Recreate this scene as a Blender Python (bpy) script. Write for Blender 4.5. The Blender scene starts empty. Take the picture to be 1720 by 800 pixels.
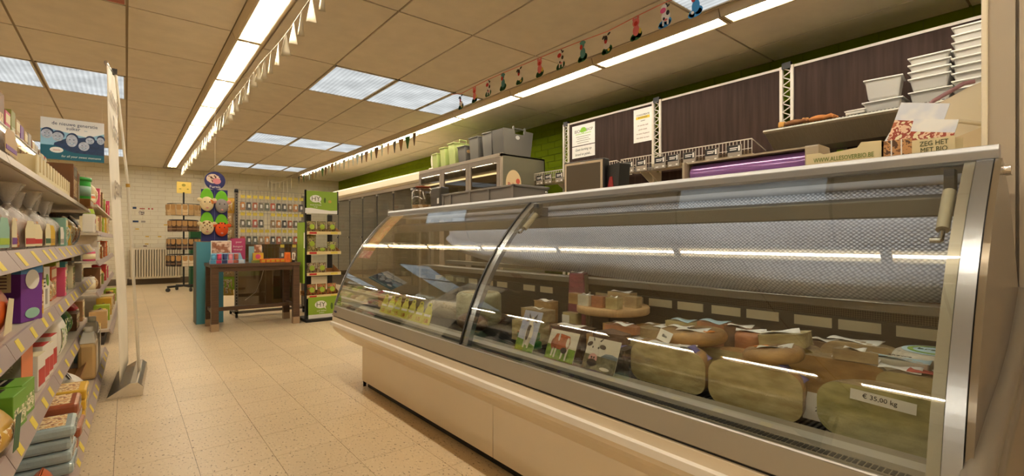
import bpy, math, random
from mathutils import Vector, Matrix
random.seed(7)
R = math.radians
sc = bpy.context.scene
COL = sc.collection

# ------------------------------------------------------------------ camera, world, exposure
cam_d = bpy.data.cameras.new('camera'); cam = bpy.data.objects.new('camera', cam_d); COL.objects.link(cam)
cam_d.sensor_width = 36.0; cam_d.lens = 36.0 * 800 / 1720; cam_d.shift_y = 4.0 / 1720
cam_d.clip_start = 0.02
cam.location = (0, 0, 1.05); cam.rotation_euler = (R(90), 0, R(-39.01))
sc.camera = cam
wd = bpy.data.worlds.new('world'); sc.world = wd; wd.use_nodes = True
wd.node_tree.nodes['Background'].inputs[0].default_value = (0.9, 0.8, 0.65, 1)
wd.node_tree.nodes['Background'].inputs[1].default_value = 0.25
sc.view_settings.view_transform = 'Standard'; sc.view_settings.look = 'None'
sc.view_settings.gamma = 1.0; sc.view_settings.use_curve_mapping = False
sc.view_settings.exposure = 0.07
sc.cycles.max_bounces = 8; sc.cycles.caustics_reflective = False; sc.cycles.caustics_refractive = False
LAMP = 64.0          # ceiling tube brightness
SKYP = 0.84         # ribbed ceiling panel brightness

# ------------------------------------------------------------------ materials
def lin(c):
    r = []
    for v in c[:3]:
        v = v / 255.0
        r.append(v / 12.92 if v <= 0.04045 else ((v + 0.055) / 1.055) ** 2.4)
    return (r[0], r[1], r[2], 1.0)
MATS = {}
def mat(name, rgb=(200, 200, 200), rough=0.5, metal=0.0, spec=0.5, noise=None, bump=None, coat=0.0, emit=None, alpha=1.0, vary=0.0, space='Object', sub=None):
    if name in MATS: return MATS[name]
    m = bpy.data.materials.new(name); m.use_nodes = True
    nt = m.node_tree; b = nt.nodes['Principled BSDF']; L = nt.links.new
    col = lin(rgb)
    b.inputs['Base Color'].default_value = col
    b.inputs['Roughness'].default_value = rough
    b.inputs['Metallic'].default_value = metal
    b.inputs['Specular IOR Level'].default_value = spec
    b.inputs['Coat Weight'].default_value = coat
    b.inputs['Coat Roughness'].default_value = 0.12
    b.inputs['Alpha'].default_value = alpha
    def coords():
        if space == 'World':
            return nt.nodes.new('ShaderNodeNewGeometry').outputs['Position']
        return nt.nodes.new('ShaderNodeTexCoord').outputs['Object']
    if noise:
        sc_, amt, stretch = (noise + (None,))[:3] if len(noise) < 3 else noise
        n = nt.nodes.new('ShaderNodeTexNoise'); n.inputs['Scale'].default_value = sc_; n.inputs['Detail'].default_value = 5
        src = coords()
        if stretch:
            mp = nt.nodes.new('ShaderNodeMapping'); mp.inputs['Scale'].default_value = stretch; L(src, mp.inputs['Vector']); src = mp.outputs['Vector']
        L(src, n.inputs['Vector'])
        mx = nt.nodes.new('ShaderNodeMix'); mx.data_type = 'RGBA'
        mx.inputs['A'].default_value = tuple(max(0, v * (1 - amt)) for v in col[:3]) + (1,)
        mx.inputs['B'].default_value = tuple(min(1, v * (1 + amt)) for v in col[:3]) + (1,)
        rp = nt.nodes.new('ShaderNodeMapRange'); rp.inputs['From Min'].default_value = 0.3; rp.inputs['From Max'].default_value = 0.7
        L(n.outputs['Fac'], rp.inputs['Value']); L(rp.outputs['Result'], mx.inputs['Factor'])
        L(mx.outputs['Result'], b.inputs['Base Color'])
    if vary:
        oi = nt.nodes.new('ShaderNodeObjectInfo'); hs = nt.nodes.new('ShaderNodeHueSaturation')
        mr = nt.nodes.new('ShaderNodeMapRange'); mr.inputs['To Min'].default_value = 1 - vary; mr.inputs['To Max'].default_value = 1 + vary
        L(oi.outputs['Random'], mr.inputs['Value']); L(mr.outputs['Result'], hs.inputs['Value'])
        if b.inputs['Base Color'].links: L(b.inputs['Base Color'].links[0].from_socket, hs.inputs['Color'])
        else: hs.inputs['Color'].default_value = col
        L(hs.outputs['Color'], b.inputs['Base Color'])
    if bump:
        n = nt.nodes.new('ShaderNodeTexNoise'); n.inputs['Scale'].default_value = bump[0]; n.inputs['Detail'].default_value = 3
        L(coords(), n.inputs['Vector'])
        bp = nt.nodes.new('ShaderNodeBump'); bp.inputs['Strength'].default_value = bump[1]; bp.inputs['Distance'].default_value = bump[2] if len(bump) > 2 else 0.01
        L(n.outputs['Fac'], bp.inputs['Height']); L(bp.outputs['Normal'], b.inputs['Normal'])
    if emit:
        b.inputs['Emission Color'].default_value = lin(emit[0]); b.inputs['Emission Strength'].default_value = emit[1]
    MATS[name] = m
    return m
def pmat(name, cols=((200, 200, 200),), scale=30.0, rough=0.4, coat=0.0, stretch=(1, 1, 1), smooth=False):
    """printed artwork: blotches of several inks"""
    if name in MATS: return MATS[name]
    m = mat(name, cols[0], rough, coat=coat); nt = m.node_tree; L = nt.links.new
    tc = nt.nodes.new('ShaderNodeTexCoord'); mp = nt.nodes.new('ShaderNodeMapping'); mp.inputs['Scale'].default_value = stretch
    L(tc.outputs['Object'], mp.inputs['Vector'])
    v = nt.nodes.new('ShaderNodeTexNoise'); v.inputs['Scale'].default_value = scale; v.inputs['Detail'].default_value = 2.5
    L(mp.outputs['Vector'], v.inputs['Vector'])
    cr = nt.nodes.new('ShaderNodeValToRGB'); cr.color_ramp.interpolation = 'LINEAR' if smooth else 'CONSTANT'
    e = cr.color_ramp.elements
    n = len(cols)
    while len(e) < n: e.new(0.5)
    for i, c in enumerate(cols):
        e[i].position = 0.0 if i == 0 else 0.36 + 0.28 * (i - 0.5) / max(1, n - 1); e[i].color = lin(c)
    L(v.outputs['Fac'], cr.inputs['Fac']); L(cr.outputs['Color'], nt.nodes['Principled BSDF'].inputs['Base Color'])
    return m
def glass(name, tint=(250, 252, 250), k=1.0, rough=0.0, ior=1.5):
    if name in MATS: return MATS[name]
    m = bpy.data.materials.new(name); m.use_nodes = True; nt = m.node_tree; nt.nodes.clear(); L = nt.links.new
    o = nt.nodes.new('ShaderNodeOutputMaterial'); mx = nt.nodes.new('ShaderNodeMixShader')
    t = nt.nodes.new('ShaderNodeBsdfTransparent'); t.inputs[0].default_value = lin(tint)
    g = nt.nodes.new('ShaderNodeBsdfGlossy'); g.inputs['Roughness'].default_value = rough; g.inputs[0].default_value = (1, 1, 1, 1)
    ge = nt.nodes.new('ShaderNodeNewGeometry'); dt = nt.nodes.new('ShaderNodeVectorMath'); dt.operation = 'DOT_PRODUCT'
    L(ge.outputs['Normal'], dt.inputs[0]); L(ge.outputs['Incoming'], dt.inputs[1])
    ab = nt.nodes.new('ShaderNodeMath'); ab.operation = 'ABSOLUTE'; L(dt.outputs['Value'], ab.inputs[0])
    iv = nt.nodes.new('ShaderNodeMath'); iv.operation = 'SUBTRACT'; iv.inputs[0].default_value = 1.0; iv.use_clamp = True; L(ab.outputs[0], iv.inputs[1])
    pw = nt.nodes.new('ShaderNodeMath'); pw.operation = 'POWER'; pw.inputs[1].default_value = 5.0; L(iv.outputs[0], pw.inputs[0])
    f0 = ((ior - 1) / (ior + 1)) ** 2
    f = nt.nodes.new('ShaderNodeMath'); f.operation = 'MULTIPLY_ADD'; f.inputs[1].default_value = 1 - f0; f.inputs[2].default_value = f0; L(pw.outputs[0], f.inputs[0])
    ml = nt.nodes.new('ShaderNodeMath'); ml.operation = 'MULTIPLY'; ml.inputs[1].default_value = k
    L(f.outputs[0], ml.inputs[0]); L(ml.outputs[0], mx.inputs[0]); L(t.outputs[0], mx.inputs[1]); L(g.outputs[0], mx.inputs[2]); L(mx.outputs[0], o.inputs[0])
    MATS[name] = m
    return m
def film(name, rgb, opac=0.35, rough=0.15, bump=(60, 0.5)):
    """thin clear plastic: mostly see-through with a crinkled shine"""
    if name in MATS: return MATS[name]
    m = mat(name, rgb, rough, bump=bump + (0.01,)); nt = m.node_tree
    nt.nodes['Principled BSDF'].inputs['Alpha'].default_value = opac
    return m
def glow(name, rgb, s):
    if name in MATS: return MATS[name]
    m = bpy.data.materials.new(name); m.use_nodes = True; nt = m.node_tree; nt.nodes.clear()
    o = nt.nodes.new('ShaderNodeOutputMaterial'); e = nt.nodes.new('ShaderNodeEmission')
    e.inputs[0].default_value = lin(rgb); e.inputs[1].default_value = s
    nt.links.new(e.outputs[0], o.inputs[0]); MATS[name] = m
    return m

# ------------------------------------------------------------------ mesh builder
class MB:
    def __init__(s): s.v = []; s.f = []; s.m = []; s.s = []; s.k = 0; s.M = None
    def mi(s, k): s.k = k; return s
    def xf(s, M): s.M = M; return s
    def add(s, vs, fs, smooth=False):
        b = len(s.v)
        for p in vs: s.v.append(tuple(s.M @ Vector(p)) if s.M is not None else tuple(p))
        for f in fs: s.f.append(tuple(b + i for i in f)); s.m.append(s.k); s.s.append(smooth)
        return s
    def box(s, x0, x1, y0, y1, z0, z1):
        return s.add([(x0, y0, z0), (x1, y0, z0), (x1, y1, z0), (x0, y1, z0), (x0, y0, z1), (x1, y0, z1), (x1, y1, z1), (x0, y1, z1)],
                     [(0, 3, 2, 1), (4, 5, 6, 7), (0, 1, 5, 4), (1, 2, 6, 5), (2, 3, 7, 6), (3, 0, 4, 7)])
    def frus(s, b, t, z0, z1):
        (x0, x1, y0, y1), (X0, X1, Y0, Y1) = b, t
        return s.add([(x0, y0, z0), (x1, y0, z0), (x1, y1, z0), (x0, y1, z0), (X0, Y0, z1), (X1, Y0, z1), (X1, Y1, z1), (X0, Y1, z1)],
                     [(0, 3, 2, 1), (4, 5, 6, 7), (0, 1, 5, 4), (1, 2, 6, 5), (2, 3, 7, 6), (3, 0, 4, 7)])
    def prism(s, pts, a0, a1, axis='y', smooth=False):
        """extrude a 2d outline; axis y: pts are (x,z); axis x: (y,z); axis z: (x,y)"""
        n = len(pts)
        def P(p, a): return {'y': (p[0], a, p[1]), 'x': (a, p[0], p[1]), 'z': (p[0], p[1], a)}[axis]
        vs = [P(p, a0) for p in pts] + [P(p, a1) for p in pts]
        s.add(vs, [tuple(range(n))[::-1], tuple(range(n, 2 * n))])
        s.add(vs, [(i, (i + 1) % n, n + (i + 1) % n, n + i) for i in range(n)], smooth)
        return s
    def lathe(s, prof, n=16, c=(0, 0, 0), a0=0.0, a1=None, sx=1.0, sy=1.0, caps=True, smooth=True):
        full = a1 is None; a1 = 2 * math.pi if full else a1
        m = n if full else n + 1; vs = []
        for i in range(m):
            a = a0 + (a1 - a0) * i / n
            for r, z in prof: vs.append((c[0] + r * math.cos(a) * sx, c[1] + r * math.sin(a) * sy, c[2] + z))
        k = len(prof); fs = []
        for i in range(n):
            j = (i + 1) % m
            for q in range(k - 1): fs.append((i * k + q, j * k + q, j * k + q + 1, i * k + q + 1))
        s.add(vs, fs, smooth)
        if caps and full:
            s.add(vs, [tuple(i * k for i in range(m))[::-1], tuple(i * k + k - 1 for i in range(m))])
        if not full:
            s.add(vs, [tuple(range(k)), tuple((m - 1) * k + q for q in range(k))[::-1]])
        return s
    def tube(s, path, r, n=8, closed=False, smooth=True):
        P = [Vector(p) for p in path]; m = len(P); rr = r if isinstance(r, (list, tuple)) else [r] * m
        vs = []; up = Vector((0, 0, 1))
        for i in range(m):
            d = (P[(i + 1) % m] - P[i - 1]) if closed else (P[min(i + 1, m - 1)] - P[max(i - 1, 0)])
            d.normalize()
            u = up if abs(d.dot(up)) < 0.95 else Vector((1, 0, 0))
            a = d.cross(u).normalized(); b = a.cross(d)
            for j in range(n):
                t = 2 * math.pi * j / n; vs.append(tuple(P[i] + (a * math.cos(t) + b * math.sin(t)) * rr[i]))
        fs = []
        for i in range(m if closed else m - 1):
            for j in range(n): fs.append((i * n + j, i * n + (j + 1) % n, ((i + 1) % m) * n + (j + 1) % n, ((i + 1) % m) * n + j))
        s.add(vs, fs, smooth)
        if not closed: s.add(vs, [tuple(range(n)), tuple(range((m - 1) * n, m * n))[::-1]])
        return s
    def grid(s, fn, nu, nv, smooth=True):
        vs = [fn(i / nu, j / nv) for i in range(nu + 1) for j in range(nv + 1)]
        return s.add(vs, [(i * (nv + 1) + j, (i + 1) * (nv + 1) + j, (i + 1) * (nv + 1) + j + 1, i * (nv + 1) + j + 1) for i in range(nu) for j in range(nv)], smooth)
    def ell(s, c, rx, ry, rz, n=12, m=8):
        return s.lathe([(math.sin(math.pi * i / m) + 1e-4, -math.cos(math.pi * i / m) * rz) for i in range(m + 1)], n, c, sx=rx, sy=ry, caps=False)
    # flat print laid on a face that looks along -y
    def disc(s, cx, cz, rx, rz, y, n=18, t=0.0006, rot=0.0):
        p = []
        for i in range(n):
            a = 2 * math.pi * i / n; u, v = rx * math.cos(a), rz * math.sin(a)
            p.append((cx + u * math.cos(rot) - v * math.sin(rot), cz + u * math.sin(rot) + v * math.cos(rot)))
        return s.prism(p, y - t, y)
    def poly(s, pts, y, t=0.0006): return s.prism(pts, y - t, y)
    def mesh(s, name, mats):
        me = bpy.data.meshes.new(name); me.from_pydata(s.v, [], s.f)
        for m in (mats if isinstance(mats, (list, tuple)) else [mats]): me.materials.append(m)
        me.polygons.foreach_set('material_index', s.m); me.polygons.foreach_set('use_smooth', s.s)
        me.update()
        import bmesh
        bm = bmesh.new(); bm.from_mesh(me); bmesh.ops.recalc_face_normals(bm, faces=bm.faces); bm.to_mesh(me); bm.free()
        return me
def obj(name, me, parent=None, loc=(0, 0, 0), rot=(0, 0, 0), bevel=0.0, seg=2):
    o = bpy.data.objects.new(name, me); COL.objects.link(o); o.parent = parent; o.location = loc; o.rotation_euler = rot
    if bevel:
        b = o.modifiers.new('bevel', 'BEVEL'); b.width = bevel; b.segments = seg; b.limit_method = 'ANGLE'; b.angle_limit = R(40)
    return o
def part(name, mb, mats, parent, loc=(0, 0, 0), rot=(0, 0, 0), bevel=0.0, label=None, kind=None, seg=2):
    o = obj(name, mb.mesh(name, mats), parent, loc, rot, bevel, seg)
    if label: o['label'] = label
    if kind: o['kind'] = kind
    return o
def tag(o, label, cat, group=None):
    o['label'] = label; o['category'] = cat
    if group: o['group'] = group
    return o
def thing(name, label, cat, loc=(0, 0, 0), rz=0.0, group=None, rot=None):
    o = bpy.data.objects.new(name, None); COL.objects.link(o); o.location = loc; o.rotation_euler = rot or (0, 0, rz)
    o.empty_display_size = 0.05
    return tag(o, label, cat, group)
def single(name, label, cat, mb, mats, loc=(0, 0, 0), rz=0.0, group=None, bevel=0.0, rot=None):
    return tag(obj(name, mb.mesh(name, mats), None, loc, rot or (0, 0, rz), bevel), label, cat, group)
def struct(name, mb, mats, bevel=0.0):
    o = obj(name, mb.mesh(name, mats), bevel=bevel); o['kind'] = 'structure'; return o
TXT = {}
def text(s, size, m, parent, loc, rot=(R(90), 0, 0), align='CENTER', ext=0.0004, name='lettering', wx=1.0, shear=0.0):
    key = (s, size, align, ext, wx, shear, m.name)
    if key not in TXT:
        cu = bpy.data.curves.new('t', 'FONT'); cu.body = s; cu.size = size; cu.align_x = align; cu.align_y = 'CENTER'; cu.extrude = ext; cu.resolution_u = 2; cu.shear = shear
        t = bpy.data.objects.new('t', cu); COL.objects.link(t)
        me = bpy.data.meshes.new_from_object(t); bpy.data.objects.remove(t); bpy.data.curves.remove(cu)
        me.materials.clear(); me.materials.append(m); me.name = 'lettering'
        if wx != 1.0: me.transform(Matrix.Diagonal((wx, 1, 1, 1)))
        TXT[key] = me
    return obj(name, TXT[key], parent, loc, rot)
def copy_tree(o, parent=None):
    c = o.copy(); COL.objects.link(c); c.parent = parent
    for ch in list(o.children): copy_tree(ch, c)
    return c
ORD = ['first', 'second', 'third', 'fourth', 'fifth', 'sixth', 'seventh', 'eighth', 'ninth', 'tenth', 'eleventh', 'twelfth', 'thirteenth',
       'fourteenth', 'fifteenth', 'sixteenth', 'seventeenth', 'eighteenth', 'nineteenth', 'twentieth', 'twenty-first', 'twenty-second', 'twenty-third', 'twenty-fourth']

# common materials
M_alu = mat('aluminium', (206, 203, 198), 0.32, 0.85)
M_steel = mat('brushed steel', (150, 146, 138), 0.35, 0.8, noise=(12, 0.1, (1, 30, 1)))
M_chrome = mat('chrome', (225, 225, 225), 0.12, 1.0)
M_grey = mat('grey enamel', (128, 124, 118), 0.4)
M_dgrey = mat('dark grey plastic', (62, 60, 58), 0.5)
M_black = mat('black plastic', (22, 21, 20), 0.45)
M_white = mat('white plastic', (236, 232, 222), 0.4)
M_cream = mat('cream enamel', (232, 218, 194), 0.38, noise=(1.2, 0.03))
M_paper = mat('white paper', (240, 237, 230), 0.7)
M_kraft = mat('brown kraft card', (170, 122, 72), 0.75, noise=(30, 0.12))
M_ink = mat('black ink', (25, 24, 24), 0.7)
M_yellow = mat('yellow card', (236, 206, 70), 0.6)
M_tagy = mat('yellow price ticket', (226, 205, 84), 0.6)
M_red = mat('red ink', (190, 35, 35), 0.6)
M_green = mat('green card', (122, 165, 40), 0.55)
M_glass = glass('curved counter glass', (248, 250, 248), 1.5)
M_glass2 = glass('clear glass', (240, 244, 242), 0.9)
M_clear = film('clear film', (235, 232, 225), 0.28, 0.12)
# ------------------------------------------------------------------ floor
CZ = 2.83
def floor_mat():
    m = mat('speckled vinyl', (226, 203, 166), 0.36, spec=0.4, vary=0.035); nt = m.node_tree; L = nt.links.new
    b = nt.nodes['Principled BSDF']
    g = nt.nodes.new('ShaderNodeNewGeometry')
    mp = nt.nodes.new('ShaderNodeMapping'); mp.inputs['Rotation'].default_value = (0, 0, 0.5); mp.inputs['Scale'].default_value = (1.0, 0.55, 1.0)
    L(g.outputs['Position'], mp.inputs['Vector'])
    v = nt.nodes.new('ShaderNodeTexNoise'); v.inputs['Scale'].default_value = 95; v.inputs['Detail'].default_value = 2.0
    L(mp.outputs['Vector'], v.inputs['Vector'])
    r = nt.nodes.new('ShaderNodeValToRGB'); e = r.color_ramp.elements
    e[0].position = 0.30; e[0].color = lin((128, 96, 62)); e[1].position = 0.385; e[1].color = lin((226, 203, 166))
    x = e.new(0.62); x.color = lin((226, 203, 166)); y = e.new(0.74); y.color = lin((242, 226, 198))
    L(v.outputs['Fac'], r.inputs['Fac'])
    n2 = nt.nodes.new('ShaderNodeTexNoise'); n2.inputs['Scale'].default_value = 1.3; n2.inputs['Detail'].default_value = 4; L(g.outputs['Position'], n2.inputs['Vector'])
    mr = nt.nodes.new('ShaderNodeMapRange'); mr.inputs['From Min'].default_value = .3; mr.inputs['From Max'].default_value = .7; mr.inputs['To Min'].default_value = 0.93; mr.inputs['To Max'].default_value = 1.05
    L(n2.outputs['Fac'], mr.inputs['Value'])
    hs = [n for n in nt.nodes if n.type == 'HUE_SAT'][0]
    mm = nt.nodes.new('ShaderNodeMix'); mm.data_type = 'RGBA'; mm.blend_type = 'MULTIPLY'; mm.inputs['Factor'].default_value = 1.0
    L(r.outputs['Color'], mm.inputs['A']); L(mr.outputs['Result'], mm.inputs['B']); L(mm.outputs['Result'], hs.inputs['Color'])
    return m
M_floor = floor_mat()
floor = struct('floor', MB().box(-3.5, 5.0, -3.5, 14.5, -0.06, -0.004), mat('floor joint', (96, 74, 50), 0.8))
TX, TY = 0.3035, 0.3105
tiles = []
for i in range(-12, 18):
    for j in range(-19, 41):
        x0, y0 = -0.045 + i * TX, 2.21 + j * TY
        if x0 < -3.5 or x0 + TX > 5.0 or y0 < -3.5 or y0 + TY > 14.5: continue
        cx, cy = x0 + TX / 2, y0 + TY / 2
        vis = cy > 1.7 and cx > -0.17 * cy and (cx < 1.4 if cy < 3.7 else cx < 2.6) and cx > -0.45
        tiles.append((not vis, math.hypot(cx, cy), x0, y0))
tiles.sort()
tme = MB().box(0.0009, TX - 0.0009, 0.0009, TY - 0.0009, -0.004, 0.0).mesh('tile', M_floor)
rest = MB()
for k, (nv, d, x0, y0) in enumerate(tiles):
    if k < 300 and not nv: obj('tile', tme, floor, (x0, y0, 0))
    else: rest.box(x0 + 0.0009, x0 + TX - 0.0009, y0 + 0.0009, y0 + TY - 0.0009, -0.004, 0.0)
part('tile_field', rest, M_floor, floor, kind='stuff')

# ------------------------------------------------------------------ walls
M_wall = mat('white painted brick', (232, 224, 202), 0.75, noise=(3, 0.05), bump=(60, 0.25, 0.004), space='World')
M_wallj = mat('white brick joint', (205, 190, 160), 0.8)
M_grn = mat('green painted brick', (104, 120, 2), 0.9, spec=0.15, noise=(4, 0.07), bump=(60, 0.25, 0.004), space='World')
M_grnj = mat('green joint', (92, 108, 4), 0.7)
def brick_wall(name, brick, joint, along, pos, a0, a1, z1, sgn):
    bh, bw, th = 0.0976, 0.293, 0.012
    mb = MB()
    if along == 'x': mb.box(a0, a1, pos, pos + 0.2, -0.06, z1)
    else: mb.box(pos, pos + 0.2, a0, a1, -0.06, z1)
    w = struct(name, mb, joint)
    b = MB(); r = 0; z = 0.0
    while z < z1 - 0.02:
        a = a0 - (bw / 2 if r % 2 else 0.0)
        zt = min(z + bh - 0.006, z1)
        while a < a1:
            s0, s1 = max(a, a0) + 0.003, min(a + bw, a1) - 0.003
            t = th * random.uniform(0.75, 1.0)
            if s1 - s0 > 0.02:
                if along == 'x': b.box(s0, s1, pos - t, pos + 0.01, z, zt)
                else: b.box(pos - t, pos + 0.01, s0, s1, z, zt)
            a += bw
        z += bh; r += 1
    part('brickwork', b, brick, w, kind='stuff')
    return w
wall_back = brick_wall('wall_back', M_wall, M_wallj, 'x', 14.5, -3.5, 5.0, CZ + 0.1, 1)
wall_right = brick_wall('wall_right', M_grn, M_grnj, 'y', 5.0, -3.5, 14.5, CZ + 0.1, 1)
M_plain = mat('off-white plaster', (214, 200, 172), 0.8, noise=(2, 0.05))
struct('wall_left', MB().box(-3.7, -3.5, -3.5, 14.5, -0.06, CZ + 0.1), M_plain)
struct('wall_front', MB().box(-3.5, 5.0, -3.7, -3.5, -0.06, CZ + 0.1), M_plain)
bb = struct('baseboard_back', MB().box(-3.5, 5.0, 14.47, 14.487, 0, 0.14), mat('grey skirting', (120, 104, 82), 0.6))
# pilaster line on the back wall, right of the radiator
struct('trim_1', MB().box(1.55, 1.62, 14.44, 14.487, 0.14, CZ - 0.02), M_wall)
# cream partition at the near end of the counter
M_part = mat('cream laminate', (172, 160, 142), 0.5, noise=(1.5, 0.03))
wp = struct('wall_partition', MB().box(2.115, 2.115 + 0.3, -3.49, 0.155, 0, CZ - 0.02).box(2.115, 2.40, 0.163, 0.222, 0, CZ - 0.02).box(2.14, 2.40, 0.155, 0.163, 0, CZ - 0.02), M_part)
part('edge_strip', MB().box(2.105, 2.41, 0.222, 0.237, 0, CZ - 0.02), mat('ivory edge strip', (240, 228, 202), 0.35), wp, bevel=0.003)

# ------------------------------------------------------------------ ceiling
M_ct = mat('mineral fibre ceiling tile', (228, 217, 200), 0.9, noise=(6, 0.05), bump=(160, 0.35, 0.004), vary=0.025, space='World')
ceil = struct('ceiling', MB().box(-3.5, 5.0, -3.5, 14.5, CZ + 0.012, CZ + 0.1), mat('ceiling grid', (160, 142, 116), 0.7))
XL = [-3.5, -2.9, -2.17, -1.44, -0.72, 0.005, 0.70]
XR = [0.98, 1.645, 2.34, 3.07, 3.50]
XF = [3.80, 4.53, 5.0]
YL = [-3.5, -2.6, -1.55, -0.5, 0.55, 1.6, 2.6, 3.6, 4.65, 5.65, 6.65, 7.75, 8.75, 9.8, 10.85, 12.0, 13.1, 14.5]
YR = [-3.5, -2.87, -1.85, -0.42, 1.0, 2.02, 3.43, 4.885, 5.9, 7.3, 8.73, 9.62, 11.0, 12.3, 13.15, 14.5]
YF = [-3.5, -2.2, -0.8, 0.62, 2.04, 3.44, 4.85, 6.27, 7.7, 9.1, 10.5, 11.9, 13.3, 14.5]
litR = {1, 4, 7, 10, 13}
def ctile(x0, x1, y0, y1, g=0.009):
    part('ceiling_tile', MB().box(x0 + g, x1 - g, y0 + g, y1 - g, CZ, CZ + 0.014), M_ct, ceil)
M_red_t = mat('stained red tile', (176, 110, 96), 0.9, noise=(40, 0.2))
M_rib = glow('ribbed skylight', (236, 240, 240), SKYP)
def ribbed():
    nt = M_rib.node_tree; L = nt.links.new
    g = nt.nodes.new('ShaderNodeTexCoord'); wv = nt.nodes.new('ShaderNodeTexWave'); wv.bands_direction = 'X'; wv.inputs['Scale'].default_value = 7.0
    L(g.outputs['Object'], wv.inputs['Vector'])
    r = nt.nodes.new('ShaderNodeMapRange'); r.inputs['To Min'].default_value = SKYP * 0.82; r.inputs['To Max'].default_value = SKYP * 1.04
    n = nt.nodes.new('ShaderNodeTexNoise'); n.inputs['Scale'].default_value = 3; L(g.outputs['Object'], n.inputs['Vector'])
    mu = nt.nodes.new('ShaderNodeMath'); mu.operation = 'MULTIPLY'; ad = nt.nodes.new('ShaderNodeMath'); ad.operation = 'ADD'; ad.inputs[1].default_value = 0.45
    L(n.outputs['Fac'], ad.inputs[0]); L(wv.outputs['Fac'], r.inputs['Value']); L(r.outputs['Result'], mu.inputs[0]); L(ad.outputs[0], mu.inputs[1])
    L(mu.outputs[0], nt.nodes['Emission'].inputs[1])
ribbed()
def light_panel(x0, x1, y0, y1, label):
    t = thing('ceiling_light_panel', label, 'ceiling light', (x0, y0, CZ), group='ribbed daylight panels in the ceiling')
    w, l = x1 - x0, y1 - y0; g = 0.012
    part('frame', MB().box(g, w - g, g, g + 0.015, -0.004, 0.01).box(g, w - g, l - g - 0.015, l - g, -0.004, 0.01).box(g, g + 0.015, g, l - g, -0.004, 0.01).box(w - g - 0.015, w - g, g, l - g, -0.004, 0.01), mat('panel frame', (214, 206, 188), 0.5), t)
    mb = MB(); n = max(8, int((w - 0.05) / 0.022)); p = []
    for i in range(n + 1):
        x = g + 0.015 + (w - 2 * g - 0.03) * i / n; p.append((x, 0.004 if i % 2 else -0.002))
    mb.prism(p + [(p[-1][0], 0.009), (p[0][0], 0.009)], g + 0.015, l - g - 0.015)
    part('ribbed_diffuser', mb, M_rib, t)
rowR = {1: 'behind the viewer', 4: 'almost overhead beside the animal garland', 7: 'in the row above the counter', 10: 'in the middle row past the counter', 13: 'in the row nearest the back wall'}
colR = ['left', 'middle', 'right']
for j in range(len(YR) - 1):
    for i in range(len(XR) - 1):
        if j in litR and i >= 1 and j > 1: light_panel(XR[i], XR[i + 1], YR[j], YR[j + 1], 'pale ribbed ceiling light panel, ' + colR[i - 1] + ' one ' + rowR[j])
        else: ctile(XR[i], XR[i + 1], YR[j], YR[j + 1])
for j in range(len(YF) - 1):
    for i in range(len(XF) - 1): ctile(XF[i], XF[i + 1], YF[j], YF[j + 1])
for j in range(len(YL) - 1):
    for i in range(len(XL) - 1):
        if j in (10, 15) and i in (2, 3, 4):
            light_panel(XL[i], XL[i + 1], YL[j], YL[j + 1], 'pale ribbed ceiling light panel above the left shelving, ' + ['outermost', 'middle', 'innermost'][i - 2] + (' of the near row' if j == 10 else ' of the far row behind the hanging sign'))
        elif j == 7 and i == 4:
            ctile(XL[i], XL[i + 1], YL[j], YL[j + 1] - 0.0)
            part('stain_tile', MB().box(-0.16, -0.01, 4.44, 4.63, CZ - 0.002, CZ + 0.002), M_red_t, ceil, label='red mesh patch in the ceiling')
        else: ctile(XL[i], XL[i + 1], YL[j], YL[j + 1])
for x0, x1 in ((0.70, 0.98), (3.50, 3.80)):
    part('lamp_channel', MB().box(x0 + 0.006, x1 - 0.006, -3.49, 14.49, CZ, CZ + 0.014), mat('lamp channel', (190, 174, 150), 0.7), ceil)

# ------------------------------------------------------------------ strip lamps
M_tube = glow('warm fluorescent tube', (255, 245, 227), LAMP)
M_lampb = mat('lamp body', (196, 178, 146), 0.5)
def lamp_mesh(w, l):
    h = 0.06
    body = MB().prism([(-w / 2 - 0.045, 0), (-w / 2 - 0.02, -h), (-w / 2 - 0.004, -h), (-w / 2 + 0.024, -0.010), (w / 2 - 0.024, -0.010), (w / 2 + 0.004, -h), (w / 2 + 0.02, -h), (w / 2 + 0.045, 0)], 0.004, l - 0.004).mesh('lamp_body', M_lampb)
    refl = MB().prism([(-w / 2 - 0.002, -h + 0.002), (-w / 2 + 0.026, -0.013), (w / 2 - 0.026, -0.013), (w / 2 + 0.002, -h + 0.002), (w / 2 - 0.001, -h + 0.002), (w / 2 - 0.028, -0.016), (-w / 2 + 0.028, -0.016), (-w / 2 + 0.001, -h + 0.002)], 0.006, l - 0.006).mesh('reflector', mat('lamp reflector', (206, 192, 160), 0.6))
    dif = MB().tube([(0, 0.03, -0.042), (0, l - 0.03, -0.042)], 0.014, 10).mesh('tube', M_tube)
    cap = MB().box(-w / 2 + 0.002, w / 2 - 0.002, 0, 0.022, -h + 0.002, -0.016).mesh('end_cap', mat('lamp cap', (205, 186, 150), 0.5))
    return body, dif, cap, refl
def lamp_row(x, w, l, y_end, n, row, ll=None):
    b, d, c, rf = lamp_mesh(w, ll or l)
    for i in range(n):
        y = y_end - (i + 1) * l
        t = thing('strip_lamp', 'strip lamp, ' + ORD[i] + ' from the back wall, ' + row, 'ceiling lamp', (x, y, CZ), group='strip lamps of the ' + row)
        obj('lamp_body', b, t); obj('reflector', rf, t); obj('tube', d, t); obj('end_cap', c, t, (0, 0.005, 0)); obj('end_cap', c, t, (0, (ll or l) - 0.027, 0))
lamp_row(0.83, 0.17, 1.30, 13.75, 13, 'left row over the aisle')
lamp_row(3.64, 0.14, 1.28, 13.36, 13, 'right row above the counter')
lamp_row(-2.25, 0.17, 1.30, 13.4, 12, 'row beyond the left shelving', 1.0)
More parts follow.
